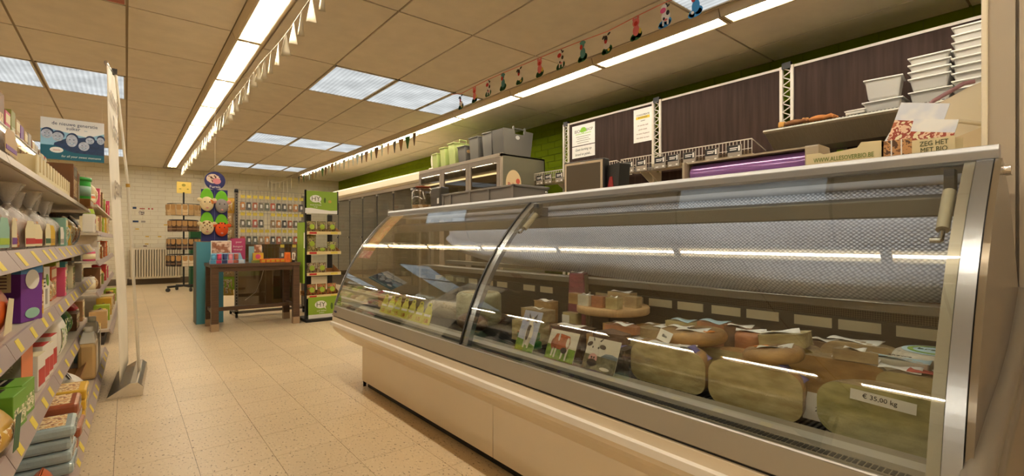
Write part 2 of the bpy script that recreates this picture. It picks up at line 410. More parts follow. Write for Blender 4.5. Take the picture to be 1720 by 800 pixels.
# ------------------------------------------------------------------ refrigerated display counter
def gx(z): return 0.37052 * z ** 3 - 0.38737 * z ** 2 + 0.3823 * z + 1.05578      # front glass profile
Y0, Y1, YM = 0.165, 3.62, 1.885
cnt = thing('display_counter', 'long refrigerated cheese counter with curved glass front and cream panels', 'display counter', (0, 0, 0))
part('kick_plate', MB().box(1.345, 1.98, 0.24, 3.30, 0.0, 0.05), M_black, cnt)
for a, b in ((0.20, 1.762), (1.766, 3.33)):
    part('base_panel', MB().box(1.315, 1.335, a, b, 0.045, 0.30), M_cream, cnt, bevel=0.002)
part('base_body', MB().box(1.335, 2.0, 0.20, 3.325, 0.05, 0.30), M_cream, cnt)
part('bumper_body', MB().prism([(1.315, 0.288), (1.225, 0.368), (1.206, 0.392), (1.2, 0.42), (1.2, 0.482), (2.03, 0.482), (2.03, 0.288)], Y0, Y1), M_cream, cnt, bevel=0.004)
part('bumper_strip', MB().prism([(1.201, 0.416), (1.184, 0.419), (1.184, 0.443), (1.201, 0.446)], Y0 + 0.01, Y1 + 0.002), mat('ivory bumper strip', (246, 240, 230), 0.35), cnt)
part('shadow_gap', MB().box(1.206, 2.02, Y0 + 0.005, Y1 - 0.005, 0.482, 0.490), M_black, cnt)
M_front = mat('taupe grey panel', (148, 138, 122), 0.38, spec=0.5, noise=(2, 0.03))
part('front_panel', MB().prism([(1.198, 0.490), (1.216, 0.556), (1.245, 0.556), (1.245, 0.490)], Y0, Y1), M_front, cnt, bevel=0.003)
part('front_trim', MB().prism([(1.2155, 0.556), (1.2175, 0.560), (1.225, 0.560), (1.225, 0.556)], Y0, Y1), M_alu, cnt)
part('maker_badge', MB().box(1.2015, 1.206, 3.545, 3.585, 0.515, 0.530), mat('badge blue', (60, 66, 110), 0.4), cnt)
vent = part('vent_strip', MB().box(1.226, 1.272, Y0, Y1, 0.545, 0.562), mat('vent metal', (150, 142, 126), 0.4, 0.4), cnt)
slot = MB().box(1.236, 1.262, 0, 0.008, 0.561, 0.5635).mesh('vent_slot', M_black)
for i in range(300): obj('vent_slot', slot, vent, (0, 0.20 + i * 0.0112, 0))
part('glass_rail', MB().prism([(1.272, 0.55), (1.272, 0.574), (1.302, 0.580), (1.302, 0.55)], Y0, Y1), mat('pale rail', (190, 184, 172), 0.35, 0.2), cnt)
part('inner_lip', MB().prism([(1.302, 0.55), (1.302, 0.568), (1.352, 0.576), (1.362, 0.572), (1.362, 0.52), (1.302, 0.52)], Y0, Y1), M_front, cnt)
part('tub', MB().box(1.26, 2.0, Y0 + 0.01, Y1 - 0.01, 0.49, 0.535), M_dgrey, cnt)
gr = MB()
for i in range(230): gr.box(1.364, 1.985, 0.19 + i * 0.0149, 0.1975 + i * 0.0149, 0.545, 0.553)
part('deck_grille', gr, M_black, cnt, kind='stuff')
# rear wall, ledge, price cards
def perf(name, base, dark, scale):
    m = mat(name, base, 0.4, 0.5); nt = m.node_tree; L = nt.links.new
    tc = nt.nodes.new('ShaderNodeTexCoord'); v = nt.nodes.new('ShaderNodeTexVoronoi'); v.inputs['Scale'].default_value = scale; v.inputs['Randomness'].default_value = 0.0
    L(tc.outputs['Object'], v.inputs['Vector'])
    c = nt.nodes.new('ShaderNodeValToRGB'); c.color_ramp.interpolation = 'CONSTANT'; c.color_ramp.elements[0].color = lin(dark); c.color_ramp.elements[1].position = 0.42; c.color_ramp.elements[1].color = lin(base)
    L(v.outputs['Distance'], c.inputs['Fac']); L(c.outputs['Color'], nt.nodes['Principled BSDF'].inputs['Base Color'])
    return m
part('rear_wall', MB().box(2.0, 2.03, Y0, Y1 - 0.02, 0.49, 0.815), perf('perforated steel', (122, 112, 98), (52, 46, 40), 140), cnt)
part('card_rail', MB().box(1.985, 2.0, Y0 + 0.02, Y1 - 0.04, 0.69, 0.775), mat('card rail', (70, 64, 56), 0.5), cnt)
M_card = mat('cream price card', (236, 226, 196), 0.5)
ys = [0.30, 0.465, 0.61, 0.79, 0.94, 1.105, 1.26, 1.42, 1.60, 1.76, 2.06, 2.22, 2.50, 2.66, 2.85, 3.02, 3.18, 3.34]
for i, y in enumerate(ys): part('price_card', MB().box(1.981, 1.985, y, y + (0.125 if i < 10 else 0.11), 0.732, 0.768), M_card, cnt)
part('rear_ledge', MB().box(1.925, 2.04, Y0 + 0.01, Y1 - 0.02, 0.815, 0.845), M_steel, cnt, bevel=0.003)
for y in (0.19, 3.56): part('rear_post', MB().box(2.0, 2.03, y, y + 0.035, 0.845, 1.245), M_steel, cnt, bevel=0.003)
part('top_plate', MB().box(1.66, 2.06, Y0, Y1, 1.245, 1.262), mat('top plate', (190, 180, 164), 0.35, 0.3), cnt)
part('top_rail', MB().prism([(1.652, 1.252), (1.648, 1.272), (1.656, 1.286), (1.690, 1.286), (1.690, 1.245), (1.660, 1.245)], Y0 - 0.01, Y1 + 0.01), mat('pale aluminium rail', (174, 176, 180), 0.3, 0.4), cnt, bevel=0.002)
part('canopy_bar', MB().prism([(1.70, 1.115), (1.69, 1.165), (1.72, 1.178), (1.75, 1.165), (1.75, 1.115)], Y0 + 0.03, Y1 - 0.05), M_grey, cnt, bevel=0.004)
part('added_fill_tube', MB().tube([(1.775, Y0 + 0.08, 1.150), (1.775, Y1 - 0.12, 1.150)], 0.011, 8), glow('added fill tube', (255, 248, 240), 6.8), cnt, label='slim added fill light tube hidden behind the canopy bar')  # added fill tube, unseen behind the bar, brightens the curtain and cheeses
part('under_canopy', MB().box(1.69, 2.05, Y0 + 0.02, Y1 - 0.02, 1.225, 1.244), M_grey, cnt)
for y in (Y0 + 0.03, YM - 0.02, Y1 - 0.08): part('canopy_bracket', MB().box(1.70, 1.76, y, y + 0.03, 1.165, 1.225), M_dgrey, cnt)
# curved glass panes
def zs(n=40, a=0.563, b=1.25): return [a + (b - a) * i / n for i in range(n + 1)]
def pane(y0, y1):
    A, B = 0.563, 1.25
    def nrm(z):
        d = 3 * 0.37052 * z * z - 2 * 0.38737 * z + 0.3823; l = math.hypot(1, d); return (1 / l, -d / l)
    mb = MB(); n = 48
    for k in (0.0, 0.005):
        mb.grid(lambda u, v: (gx(A + (B - A) * u) + k * nrm(A + (B - A) * u)[0], y0 + (y1 - y0) * v, A + (B - A) * u + k * nrm(A + (B - A) * u)[1]), n, 1)
    for y in (y0, y1):
        mb.grid(lambda u, v: (gx(A + (B - A) * u) + 0.005 * v * nrm(A + (B - A) * u)[0], y, A + (B - A) * u + 0.005 * v * nrm(A + (B - A) * u)[1]), n, 1)
    part('glass_pane', mb, M_glass, cnt)
pane(YM + 0.006, Y1 - 0.012); pane(Y0 + 0.03, YM - 0.006)
def arc_bar(name, y0, y1, a, b, m, bev=0.002):
    Z = zs(28); p = [(gx(z) + a, z) for z in Z] + [(gx(z) + b, z) for z in reversed(Z)]
    part(name, MB().prism(p, y0, y1), m, cnt, bevel=bev)
M_frame = mat('satin steel frame', (168, 172, 178), 0.24, 0.8)
arc_bar('pane_frame', YM - 0.05, YM - 0.008, 0.004, 0.03, M_frame)
arc_bar('gasket', YM - 0.006, YM + 0.006, -0.003, 0.02, M_black, 0)
arc_bar('end_post', Y0 - 0.002, Y0 + 0.028, -0.006, 0.03, M_frame)
arc_bar('end_post', Y0 + 0.03, Y0 + 0.052, 0.006, 0.03, mat('champagne frame', (170, 164, 150), 0.35, 0.5))
arc_bar('end_trim', Y1 - 0.014, Y1 - 0.002, -0.004, 0.012, M_frame)
# far end glass
Z = zs(24)
part('end_glass', MB().prism([(gx(z) + 0.012, z) for z in Z] + [(2.0, 1.25), (2.0, 0.563)], Y1 - 0.012, Y1 - 0.006), M_glass2, cnt)
part('end_cap_plate', MB().prism([(1.652, 1.25), (1.652, 1.30), (1.70, 1.292), (1.74, 1.288), (1.74, 1.25)], Y1 + 0.01, Y1 + 0.022), M_alu, cnt)
# near end cheek: polished plate, curved edge tubes and lower end panel
Zc = zs(20)
cheek = [(gx(z) + 0.0, z) for z in Zc] + [(1.66, 1.25), (1.72, 1.215), (1.80, 1.163), (1.93, 1.02), (2.02, 0.90), (2.06, 0.80), (2.06, 0.563)]
part('end_cheek', MB().prism(cheek, Y0 - 0.016, Y0 - 0.004), mat('polished grey cheek', (122, 110, 92), 0.16, 0.2, noise=(5, 0.05)), cnt)
tp = [(2.055, 0.862), (1.95, 0.80), (1.80, 0.725), (1.62, 0.672), (1.42, 0.632), (1.28, 0.596), (1.215, 0.54)]
def bend(path, dx, dz, y): return [(x + dx, y, z + dz) for x, z in path]
part('edge_tube', MB().tube(bend(tp, -0.02, 0.03, Y0 - 0.020), 0.026, 10), mat('grey edge tube', (124, 116, 104), 0.3, 0.1), cnt)
part('edge_tube', MB().tube(bend(tp, 0.02, -0.025, Y0 - 0.022), 0.026, 10), mat('grey edge tube'), cnt)
part('end_panel', MB().prism([(1.205, 0.40), (1.205, 0.52), (1.42, 0.60), (1.62, 0.64), (1.80, 0.69), (2.05, 0.82), (2.06, 0.40)], Y0 - 0.03, Y0 - 0.017), M_front, cnt)
part('end_bolt', MB().tube([(1.665, Y0 - 0.016, 1.222), (1.665, Y0 - 0.03, 1.222)], 0.012, 12), M_chrome, cnt)
# gas struts of the lifting panes
def strut(y, top, bot):
    T, B = Vector((top[0], y, top[1])), Vector((bot[0], y, bot[1])); d = (B - T)
    o = part('gas_strut', MB().tube([T + d * 0.12, T + d * 0.82], 0.0135, 12), mat('strut cream', (206, 196, 172), 0.35), cnt)
    part('strut_rod', MB().tube([T, T + d * 0.13], 0.006, 8).tube([T + d * 0.80, B], 0.006, 8).tube([B, B + Vector((0, 0.02, 0))], 0.007, 8), M_chrome, o)
    part('strut_mount', MB().box(top[0] - 0.022, top[0] + 0.022, y - 0.01, y + 0.01, top[1] - 0.012, top[1] + 0.04), M_dgrey, o)
strut(Y0 + 0.075, (1.635, 1.19), (1.515, 1.05)); strut(YM - 0.075, (1.64, 1.195), (1.525, 1.09))
# rear worktop for the slicer
part('rear_worktop', MB().box(2.045, 2.10, 0.26, 3.4, 0.86, 0.885).box(2.10, 2.75, 0.26, 1.2, 0.86, 0.885).box(2.70, 2.74, 0.28, 0.32, 0, 0.86).box(2.70, 2.74, 1.14, 1.18, 0, 0.86), M_steel, cnt)
# drain hose under the far end
part('drain_hose', MB().tube([(1.50, 3.36, 0.26), (1.50, 3.42, 0.265), (1.50, 3.455, 0.22), (1.50, 3.46, 0.15), (1.50, 3.44, 0.11), (1.50, 3.39, 0.10), (1.50, 3.33, 0.11)], 0.007, 8), M_dgrey, cnt)
part('drain_valve', MB().tube([(1.47, 3.33, 0.20), (1.47, 3.40, 0.20)], 0.012, 10).lathe([(0.001, 0), (0.022, 0), (0.026, 0.03), (0.02, 0.06), (0.001, 0.06)], 12, (1.47, 3.385, 0.12)), M_chrome, cnt)
part('cable_clip', MB().box(1.325, 1.345, 3.33, 3.338, 0.0, 0.075), M_black, cnt)

# ------------------------------------------------------------------ bubble film night curtain
def bubble():
    m = bpy.data.materials.new('bubble film'); m.use_nodes = True; nt = m.node_tree; L = nt.links.new
    b = nt.nodes['Principled BSDF']; b.inputs['Base Color'].default_value = lin((232, 230, 228)); b.inputs['Roughness'].default_value = 0.25; b.inputs['Metallic'].default_value = 0.1; b.inputs['Alpha'].default_value = 0.93
    b.inputs['Transmission Weight'].default_value = 0.0
    uv = nt.nodes.new('ShaderNodeTexCoord'); mp = nt.nodes.new('ShaderNodeMapping'); mp.inputs['Scale'].default_value = (0.0, 1.0, 1.25); mp.inputs['Rotation'].default_value = (R(45), 0, 0)
    L(uv.outputs['Object'], mp.inputs['Vector'])
    v = nt.nodes.new('ShaderNodeTexVoronoi'); v.inputs['Scale'].default_value = 88; v.inputs['Randomness'].default_value = 0.16
    L(mp.outputs['Vector'], v.inputs['Vector'])
    bp = nt.nodes.new('ShaderNodeBump'); bp.inputs['Strength'].default_value = 0.9; bp.inputs['Distance'].default_value = 0.006; bp.invert = True
    L(v.outputs['Distance'], bp.inputs['Height']); L(bp.outputs['Normal'], b.inputs['Normal'])
    cr = nt.nodes.new('ShaderNodeValToRGB'); cr.color_ramp.elements[0].color = lin((240, 244, 255)); cr.color_ramp.elements[1].color = lin((140, 142, 150)); cr.color_ramp.elements[1].position = 0.75
    L(v.outputs['Distance'], cr.inputs['Fac']); L(cr.outputs['Color'], b.inputs['Base Color'])
    return m
cb = [(0.20, 0.868), (0.29, 0.864), (0.43, 0.858), (0.8, 0.852), (1.2, 0.851), (1.47, 0.853), (1.7, 0.862), (1.88, 0.88), (2.18, 0.893), (2.6, 0.91), (3.0, 0.965), (3.12, 1.03)]
def cbz(y):
    for (a, p), (b, q) in zip(cb, cb[1:]):
        if a <= y <= b: return p + (q - p) * (y - a) / (b - a)
    return cb[-1][1] if y > 1 else cb[0][1]
def curt(u, v):
    y = 0.20 + 2.92 * u; zb = cbz(y); z = 1.222 + (zb - 1.222) * v
    w = 0.028 * math.sin(y * 4.1 + 2.2 * v) * v + 0.016 * math.sin(y * 9 + 5 * v) * v + 0.01 * math.sin(y * 3 - 9 * v)
    bul = math.exp(-((v - 0.86) / 0.16) ** 2)
    return (1.945 - 0.03 * math.sin(math.pi * v) - 0.085 * bul * (0.75 + 0.25 * math.sin(2.3 * y + 0.6)) + w * 0.9, y, z)
cur = single('night_curtain', 'crinkled clear bubble film curtain hanging inside the cheese counter', 'curtain', MB().grid(curt, 120, 24), bubble())
sm = cur.modifiers.new('thick', 'SOLIDIFY'); sm.thickness = 0.002

# ------------------------------------------------------------------ cheeses
DK = 0.553
M_cling = None
def cheese_mat(name, rgb, rgb2, coat=0.85):
    if name in MATS: return MATS[name]
    m = mat(name, rgb, 0.42, coat=coat, bump=(26, 0.35, 0.006)); nt = m.node_tree; L = nt.links.new
    tc = nt.nodes.new('ShaderNodeTexCoord'); n = nt.nodes.new('ShaderNodeTexNoise'); n.inputs['Scale'].default_value = 16; n.inputs['Detail'].default_value = 5
    mp = nt.nodes.new('ShaderNodeMapping'); mp.inputs['Scale'].default_value = (0.7, 1, 2.2); L(tc.outputs['Object'], mp.inputs['Vector']); L(mp.outputs['Vector'], n.inputs['Vector'])
    c = nt.nodes.new('ShaderNodeValToRGB'); c.color_ramp.elements[0].position = 0.36; c.color_ramp.elements[0].color = lin(rgb2); c.color_ramp.elements[1].position = 0.64; c.color_ramp.elements[1].color = lin(rgb)
    L(n.outputs['Fac'], c.inputs['Fac']); L(c.outputs['Color'], nt.nodes['Principled BSDF'].inputs['Base Color'])
    n3 = nt.nodes.new('ShaderNodeTexNoise'); n3.inputs['Scale'].default_value = 42; n3.inputs['Detail'].default_value = 4; n3.inputs['Distortion'].default_value = 1.5; L(tc.outputs['Object'], n3.inputs['Vector'])
    b3 = nt.nodes.new('ShaderNodeBump'); b3.inputs['Strength'].default_value = 0.9; b3.inputs['Distance'].default_value = 0.02; L(n3.outputs['Fac'], b3.inputs['Height']); L(b3.outputs['Normal'], nt.nodes['Principled BSDF'].inputs['Coat Normal'])
    return m
C_paste = cheese_mat('pale cheese paste', (208, 192, 140), (164, 144, 92))
C_green = cheese_mat('herb cheese paste', (186, 176, 116), (138, 136, 76))
C_rind = cheese_mat('amber rind', (192, 152, 90), (154, 112, 58))
C_tan = cheese_mat('tan rind', (190, 166, 122), (150, 124, 84))
C_brown = cheese_mat('brown rind', (124, 92, 64), (86, 62, 44))
C_org = cheese_mat('orange rind', (190, 128, 84), (150, 90, 54))
C_white = cheese_mat('white rind', (228, 222, 206), (200, 192, 172))
C_dark = cheese_mat('charcoal rind', (92, 80, 66), (52, 46, 40))
M_blue = mat('pale blue label', (176, 206, 220), 0.6)
def round_prof(r, h, k):
    """half outline of a wheel: r radius, h height, k edge rounding"""
    p = []
    for i in range(9):
        a = -math.pi / 2 + math.pi / 2 * i / 8; p.append((r - k + k * math.cos(a), k + k * math.sin(a) if False else k * (1 + math.sin(a))))
    for i in range(9):
        a = math.pi / 2 * i / 8; p.append((r - k + k * math.cos(a), h - k + k * math.sin(a)))
    return [(0.0005, 0.0)] + p + [(0.0005, h)]
def half_wheel(t, w, h, k, rind, paste, a0=0.0, a1=math.pi, n=22):
    prof = round_prof(w / 2, h, k)
    b = MB(); m = n + 1; vs = []
    for i in range(m):
        a = a0 + (a1 - a0) * i / n
        for r, z in prof: vs.append((r * math.cos(a), r * math.sin(a), z))
    q = len(prof)
    b.add(vs, [(i * q + j, (i + 1) * q + j, (i + 1) * q + j + 1, i * q + j + 1) for i in range(n) for j in range(q - 1)], True)
    part('rind', b, rind, t)
    f = MB()
    if abs((a1 - a0) - math.pi) < 1e-3:
        out = [(x, z) for x, z in prof] + [(-x, z) for x, z in reversed(prof)]
        f.prism(out, -0.003, 0.0005)
    else:
        for a in (a0, a1):
            f.xf(Matrix.Rotation(a, 4, 'Z')); f.prism(prof, -0.0015, 0.0015); f.xf(None)
    part('cut_face', f, paste, t, label='pale cut face of the cheese')
def paper(t, w, d, loc, rz=0, tilt=0.0, m=None, ry=0.0, txt=None, size=0.012, bend_=0.004, ink=None, name='paper_label'):
    mb = MB().grid(lambda u, v: ((u - 0.5) * w, (v - 0.5) * d, bend_ * math.sin(u * 5 + v * 3)), 6, 3)
    o = part(name, mb, m or M_paper, t, loc, (tilt, ry, rz)); md = o.modifiers.new('t', 'SOLIDIFY'); md.thickness = 0.0008
    if txt:
        for i, line in enumerate(txt): text(line, size, ink or M_ink, o, (0, d * 0.22 - i * size * 1.25, bend_ + 0.001), (0, 0, 0))
    return o
def wheel_full(t, r, h, k, rind, name='rind', n=28):
    return part(name, MB().lathe(round_prof(r, h, k), n, caps=False), rind, t)
def wedge_block(t, pts, h, rind, paste, k=0.006):
    return part('block', MB().prism(pts, 0, h, 'z'), paste, t, bevel=k)
FX = -math.pi / 2   # face the aisle
def cheese(label, x, y, z=DK, rz=FX, rot=None, name='cheese', cat='cheese', group='cheeses in the counter'):
    return thing(name, label, cat, (x, y, z), rz, group, rot)
# front row of half wheels, cut face to the aisle
t = cheese('big half wheel of pale cheese right beside the cow postcards', 1.425, 0.928); half_wheel(t, 0.285, 0.132, 0.042, C_rind, C_paste)
paper(t, 0.15, 0.07, (-0.01, 0.036, 0.1345), 0.04); paper(t, 0.07, 0.05, (0.105, 0.03, 0.128), 0.0, 0.0, mat('violet print', (108, 102, 160), 0.5), ry=0.55); paper(t, 0.06, 0.045, (0.05, 0.05, 0.1375), 0.3)
t = cheese('big half wheel of pale cheese in the middle of the front row', 1.405, 0.632); half_wheel(t, 0.265, 0.135, 0.044, C_rind, C_paste)
paper(t, 0.07, 0.05, (0.098, 0.03, 0.129), 0.0, 0.0, mat('violet print'), ry=0.6); paper(t, 0.09, 0.06, (0.03, 0.04, 0.1375), 0.2)
t = cheese('largest half wheel with the handwritten price strip at the glass end', 1.415, 0.335, rz=FX - 0.02); half_wheel(t, 0.27, 0.135, 0.05, C_tan, C_green)
pt = part('price_strip', MB().box(-0.065, 0.065, -0.0062, -0.0052, 0.098, 0.124), M_paper, t, rot=(0, R(3), 0))
text('\u20ac 35,00 kg', 0.016, M_ink, pt, (-0.005, -0.0066, 0.112))
# second row
t = cheese('round amber cheese leaning on top of the middle half wheel', 1.475, 0.60, DK + 0.14, rot=(0.0, R(-10), FX)); wheel_full(t, 0.082, 0.045, 0.021, C_rind)
paper(t, 0.09, 0.05, (0.015, -0.01, 0.047), 0.2); part('sticker', MB().lathe([(0.0005, 0), (0.02, 0), (0.02, 0.0012), (0.0005, 0.0012)], 14, (-0.035, 0.01, 0.0455)), mat('orange sticker', (232, 140, 40), 0.5), t)
t = cheese('half wheel behind the gap between the first two front cheeses', 1.62, 0.80); half_wheel(t, 0.24, 0.115, 0.05, C_rind, C_paste)
t = cheese('broad flat wheel with white price papers above the first half wheel', 1.63, 0.955, DK + 0.118, rot=(0.0, R(-4), FX)); wheel_full(t, 0.125, 0.05, 0.024, C_rind)
paper(t, 0.11, 0.06, (0.03, -0.03, 0.053), 0.15, txt=['boeren', 'kaas'], size=0.02); paper(t, 0.09, 0.05, (-0.05, 0.02, 0.053), -0.3); part('sticker', MB().lathe([(0.0005, 0), (0.02, 0), (0.02, 0.0012), (0.0005, 0.0012)], 14, (0.09, -0.03, 0.0505)), mat('orange sticker'), t)
t = cheese('plain tan wheel carrying the broad flat wheel', 1.66, 1.03); wheel_full(t, 0.10, 0.112, 0.03, C_tan)
t = cheese('orange-rinded drum cheese with a white paper on top', 1.77, 0.80); wheel_full(t, 0.055, 0.165, 0.02, C_org); paper(t, 0.10, 0.06, (0, 0, 0.168), 0.4, txt=['nr 4'], size=0.018)
t = cheese('quarter wheel of tan cheese behind the middle half wheel', 1.78, 0.675); half_wheel(t, 0.20, 0.135, 0.02, C_tan, C_paste, -0.4, 2.0)
t = cheese('thin slab with a paper lying on the tan quarter wheel', 1.76, 0.68, DK + 0.136, rot=(0.0, R(-8), FX + 0.3)); wedge_block(t, [(-0.08, -0.045), (0.06, -0.06), (0.085, 0.02), (-0.04, 0.05)], 0.045, C_tan, C_paste, 0.012); paper(t, 0.12, 0.06, (-0.01, 0.0, 0.048), 0.1)
t = cheese('large half wheel behind the gap before the priced cheese', 1.585, 0.475, rz=FX + 0.05); half_wheel(t, 0.255, 0.155, 0.05, C_tan, C_rind); paper(t, 0.11, 0.06, (0.035, 0.05, 0.157), 0.05, txt=['oude', 'geit'], size=0.016)
t = cheese('speckled half wheel against the rear cards', 1.79, 0.47); half_wheel(t, 0.235, 0.17, 0.05, C_tan, C_brown if False else C_tan); paper(t, 0.14, 0.07, (-0.03, 0.05, 0.172), -0.1)
t = cheese('white rind wheel with a round green label in the corner', 1.79, 0.295); wheel_full(t, 0.098, 0.18, 0.025, C_white)
part('round_label', MB().lathe([(0.0005, 0), (0.075, 0), (0.075, 0.0015), (0.0005, 0.0015)], 24, (0, 0, 0.1805)), M_blue, t); part('green_ring', MB().lathe([(0.05, 0), (0.062, 0), (0.062, 0.001), (0.05, 0.001)], 24, (0, 0, 0.182), caps=False), M_green, t)
text('brebis', 0.032, mat('dark green ink', (50, 84, 50), 0.6), t, (0, 0, 0.1835), (0, 0, 0))
t = cheese('red-labelled wedge behind the priced half wheel', 1.57, 0.285); half_wheel(t, 0.19, 0.15, 0.03, C_tan, C_paste); paper(t, 0.13, 0.07, (0.03, 0.05, 0.153), 0.0, m=mat('red label', (186, 84, 70), 0.55), txt=['affine'], size=0.02, ink=M_paper); paper(t, 0.09, 0.06, (-0.05, 0.035, 0.156), 0.1)
t = cheese('cheese wedge under a pale blue band beside the white wheel', 1.685, 0.345, DK); wedge_block(t, [(-0.08, -0.03), (0.06, -0.03), (0.05, 0.03), (-0.08, 0.03)], 0.165, C_tan, C_white, 0.01); paper(t, 0.14, 0.045, (-0.01, 0, 0.167), 0.0, m=M_blue, txt=['chevre'], size=0.02)
t = single('price_ticket', 'white price ticket standing between the two right front cheeses', 'price ticket', MB().box(-0.055, 0.055, -0.0006, 0.0006, 0, 0.075), M_paper, (1.475, 0.47, DK), rot=(R(-28), 0, FX)); text('24,50 kg', 0.017, M_ink, t, (0, -0.0012, 0.03)); text('Stadskaas', 0.013, M_red, t, (0, -0.0012, 0.055))
t = single('price_ticket', 'small tilted white ticket poking up above the first half wheel', 'price ticket', MB().box(-0.026, 0.026, -0.0006, 0.0006, 0, 0.04), M_paper, (1.49, 0.985, DK + 0.136), rot=(R(-20), R(15), FX)); text('Bio', 0.015, M_ink, t, (0, -0.0012, 0.02))
# left of the half wheels: small pieces
def small(label, x, y, pts, h, m, z=DK, rz=FX, lab=None, tilt=0, bv=0.008):
    t = cheese(label, x, y, z, rot=(0, tilt, rz)); wedge_block(t, pts, h, m, m, bv)
    if lab: paper(t, lab[0], lab[1], (0, 0, h + 0.003), random.uniform(-.3, .3), m=lab[2] if len(lab) > 2 else None)
    return t
W1 = [(-0.07, -0.05), (0.07, -0.04), (0.06, 0.04), (-0.06, 0.055)]
W2 = [(-0.06, -0.055), (0.075, -0.02), (0.07, 0.02), (-0.055, 0.06)]
B1 = [(-0.06, -0.04), (0.06, -0.04), (0.06, 0.04), (-0.06, 0.04)]
small('dark ash-coated piece beside the cow-head postcard', 1.43, 1.145, W1, 0.10, C_dark, lab=(0.08, 0.045, mat('violet print')))
small('small dark wedge on top of the ash-coated piece', 1.47, 1.19, W2, 0.035, C_brown, DK + 0.105)
small('brown speckled loaf-shaped cheese behind the upright postcard', 1.50, 1.44, [(-0.10, -0.05), (0.10, -0.05), (0.10, 0.05), (-0.10, 0.05)], 0.125, C_brown, lab=(0.12, 0.06), bv=0.03)
small('golden wedge behind the brown-cow postcard', 1.52, 1.27, W2, 0.115, C_rind, lab=(0.09, 0.06))
small('pale slab behind the postcard with the big cow head', 1.60, 1.15, W1, 0.10, C_paste, lab=(0.08, 0.05))
t = cheese('plump honey-coloured piece tied with string beside the first half wheel', 1.55, 1.075); part('rind', MB().ell((0, 0, 0.062), 0.075, 0.05, 0.062, 18, 10), C_rind, t)
small('orange-edged thin piece above the ash cheese', 1.60, 1.24, W2, 0.03, C_org, DK + 0.118, lab=(0.07, 0.05))
small('olive slab with two white papers behind the honey piece', 1.72, 1.115, [(-0.11, -0.07), (0.10, -0.06), (0.09, 0.07), (-0.10, 0.06)], 0.135, C_tan, lab=(0.10, 0.06), bv=0.015)
small('blue-papered block at the back above the flat wheel', 1.86, 0.985, B1, 0.165, C_org, lab=(0.10, 0.07, M_blue))
small('golden wedge with a white paper below the round board', 1.70, 1.335, W2, 0.13, C_rind, lab=(0.07, 0.035))
# more wedges crowding the rear rows
small('grey-brown wedge at the rear, first left of the orange drum', 1.87, 0.885, W1, 0.16, C_brown, lab=(0.09, 0.05))
small('flat pale piece behind the olive slab near the rear cards', 1.87, 1.13, W2, 0.15, C_paste, lab=(0.09, 0.06, M_blue))
small('amber wedge between the board and the olive slab', 1.83, 1.245, W1, 0.12, C_rind, lab=(0.08, 0.05))
small('dark waxed piece at the rear behind the speckled half wheel', 1.88, 0.60, B1, 0.15, C_brown, lab=(0.07, 0.05))
small('small wrapped triangle lying on the large half wheel', 1.60, 0.435, [(-0.05, -0.03), (0.06, -0.01), (-0.04, 0.04)], 0.03, C_tan, DK + 0.158, lab=(0.05, 0.03))
small('crumpled dark green wrapped piece in front of the honey piece', 1.465, 1.06, W2, 0.06, C_dark)
# green wrapped packs and blocks by the pane frame
g1 = thing('wrapped_cheese_pack', 'green and orange wrapped cheese pack, upper of the two', 'cheese pack', (1.44, 1.655, DK + 0.041), FX, 'green wrapped packs'); part('wrapper', MB().box(-0.05, 0.05, -0.03, 0.03, 0, 0.036), mat('green foil', (58, 142, 66), 0.3, coat=.5), g1, bevel=0.008); part('sleeve', MB().box(-0.048, 0.03, -0.031, 0.031, 0.028, 0.039), C_org, g1, bevel=0.004)
g1 = thing('wrapped_cheese_pack', 'green wrapped cheese pack, lower of the two', 'cheese pack', (1.44, 1.655, DK), FX, 'green wrapped packs'); part('wrapper', MB().box(-0.055, 0.055, -0.035, 0.035, 0, 0.038), mat('green foil'), g1, bevel=0.008)
small('long pale block under crumpled film next to the pane frame', 1.55, 1.77, [(-0.10, -0.04), (0.10, -0.04), (0.10, 0.04), (-0.10, 0.04)], 0.10, C_paste, lab=(0.08, 0.05))
small('tan block stacked on the long pale block', 1.58, 1.745, [(-0.095, -0.035), (0.085, -0.04), (0.085, 0.04), (-0.09, 0.04)], 0.055, C_tan, DK + 0.104, lab=(0.05, 0.03))
small('pale golden block behind the stacked tan block', 1.74, 1.86, B1, 0.175, C_rind, lab=(0.07, 0.05), bv=0.015)
t = cheese('upright wedge with a handwritten white tag', 1.66, 1.605, DK); wedge_block(t, [(-0.035, -0.02), (0.05, -0.01), (0.05, 0.03), (-0.03, 0.03)], 0.15, C_rind, C_paste, 0.008); part('tag', MB().box(-0.032, 0.016, -0.0225, -0.0215, 0.05, 0.14), M_paper, t)
bd = thing('round_display_board', 'round wooden board on a stand holding small cheese blocks', 'display board', (1.80, 1.46, DK), 0)
M_bdw = mat('beech board', (196, 160, 112), 0.5, noise=(20, 0.12, (1, 8, 1)))
part('board', MB().lathe([(0.001, 0.155), (0.165, 0.155), (0.17, 0.16), (0.17, 0.185), (0.165, 0.19), (0.001, 0.19)], 32), M_bdw, bd)
part('stand', MB().box(-0.09, 0.09, -0.06, -0.05, 0, 0.155).box(-0.09, 0.09, 0.05, 0.06, 0, 0.155), M_dgrey, bd)
bl = [(1.70, 1.60, C_rind), (1.685, 1.525, C_white), (1.69, 1.445, C_org), (1.70, 1.37, C_paste), (1.80, 1.34, C_tan)]
for i, (x, y, m) in enumerate(bl):
    small('small wrapped cheese block on the round board, ' + ORD[i] + ' from the far side', x, y, [(-0.034, -0.024), (0.034, -0.024), (0.03, 0.024), (-0.034, 0.024)], 0.05, m, DK + 0.191, lab=(0.03, 0.02) if i % 2 else None, bv=0.005)
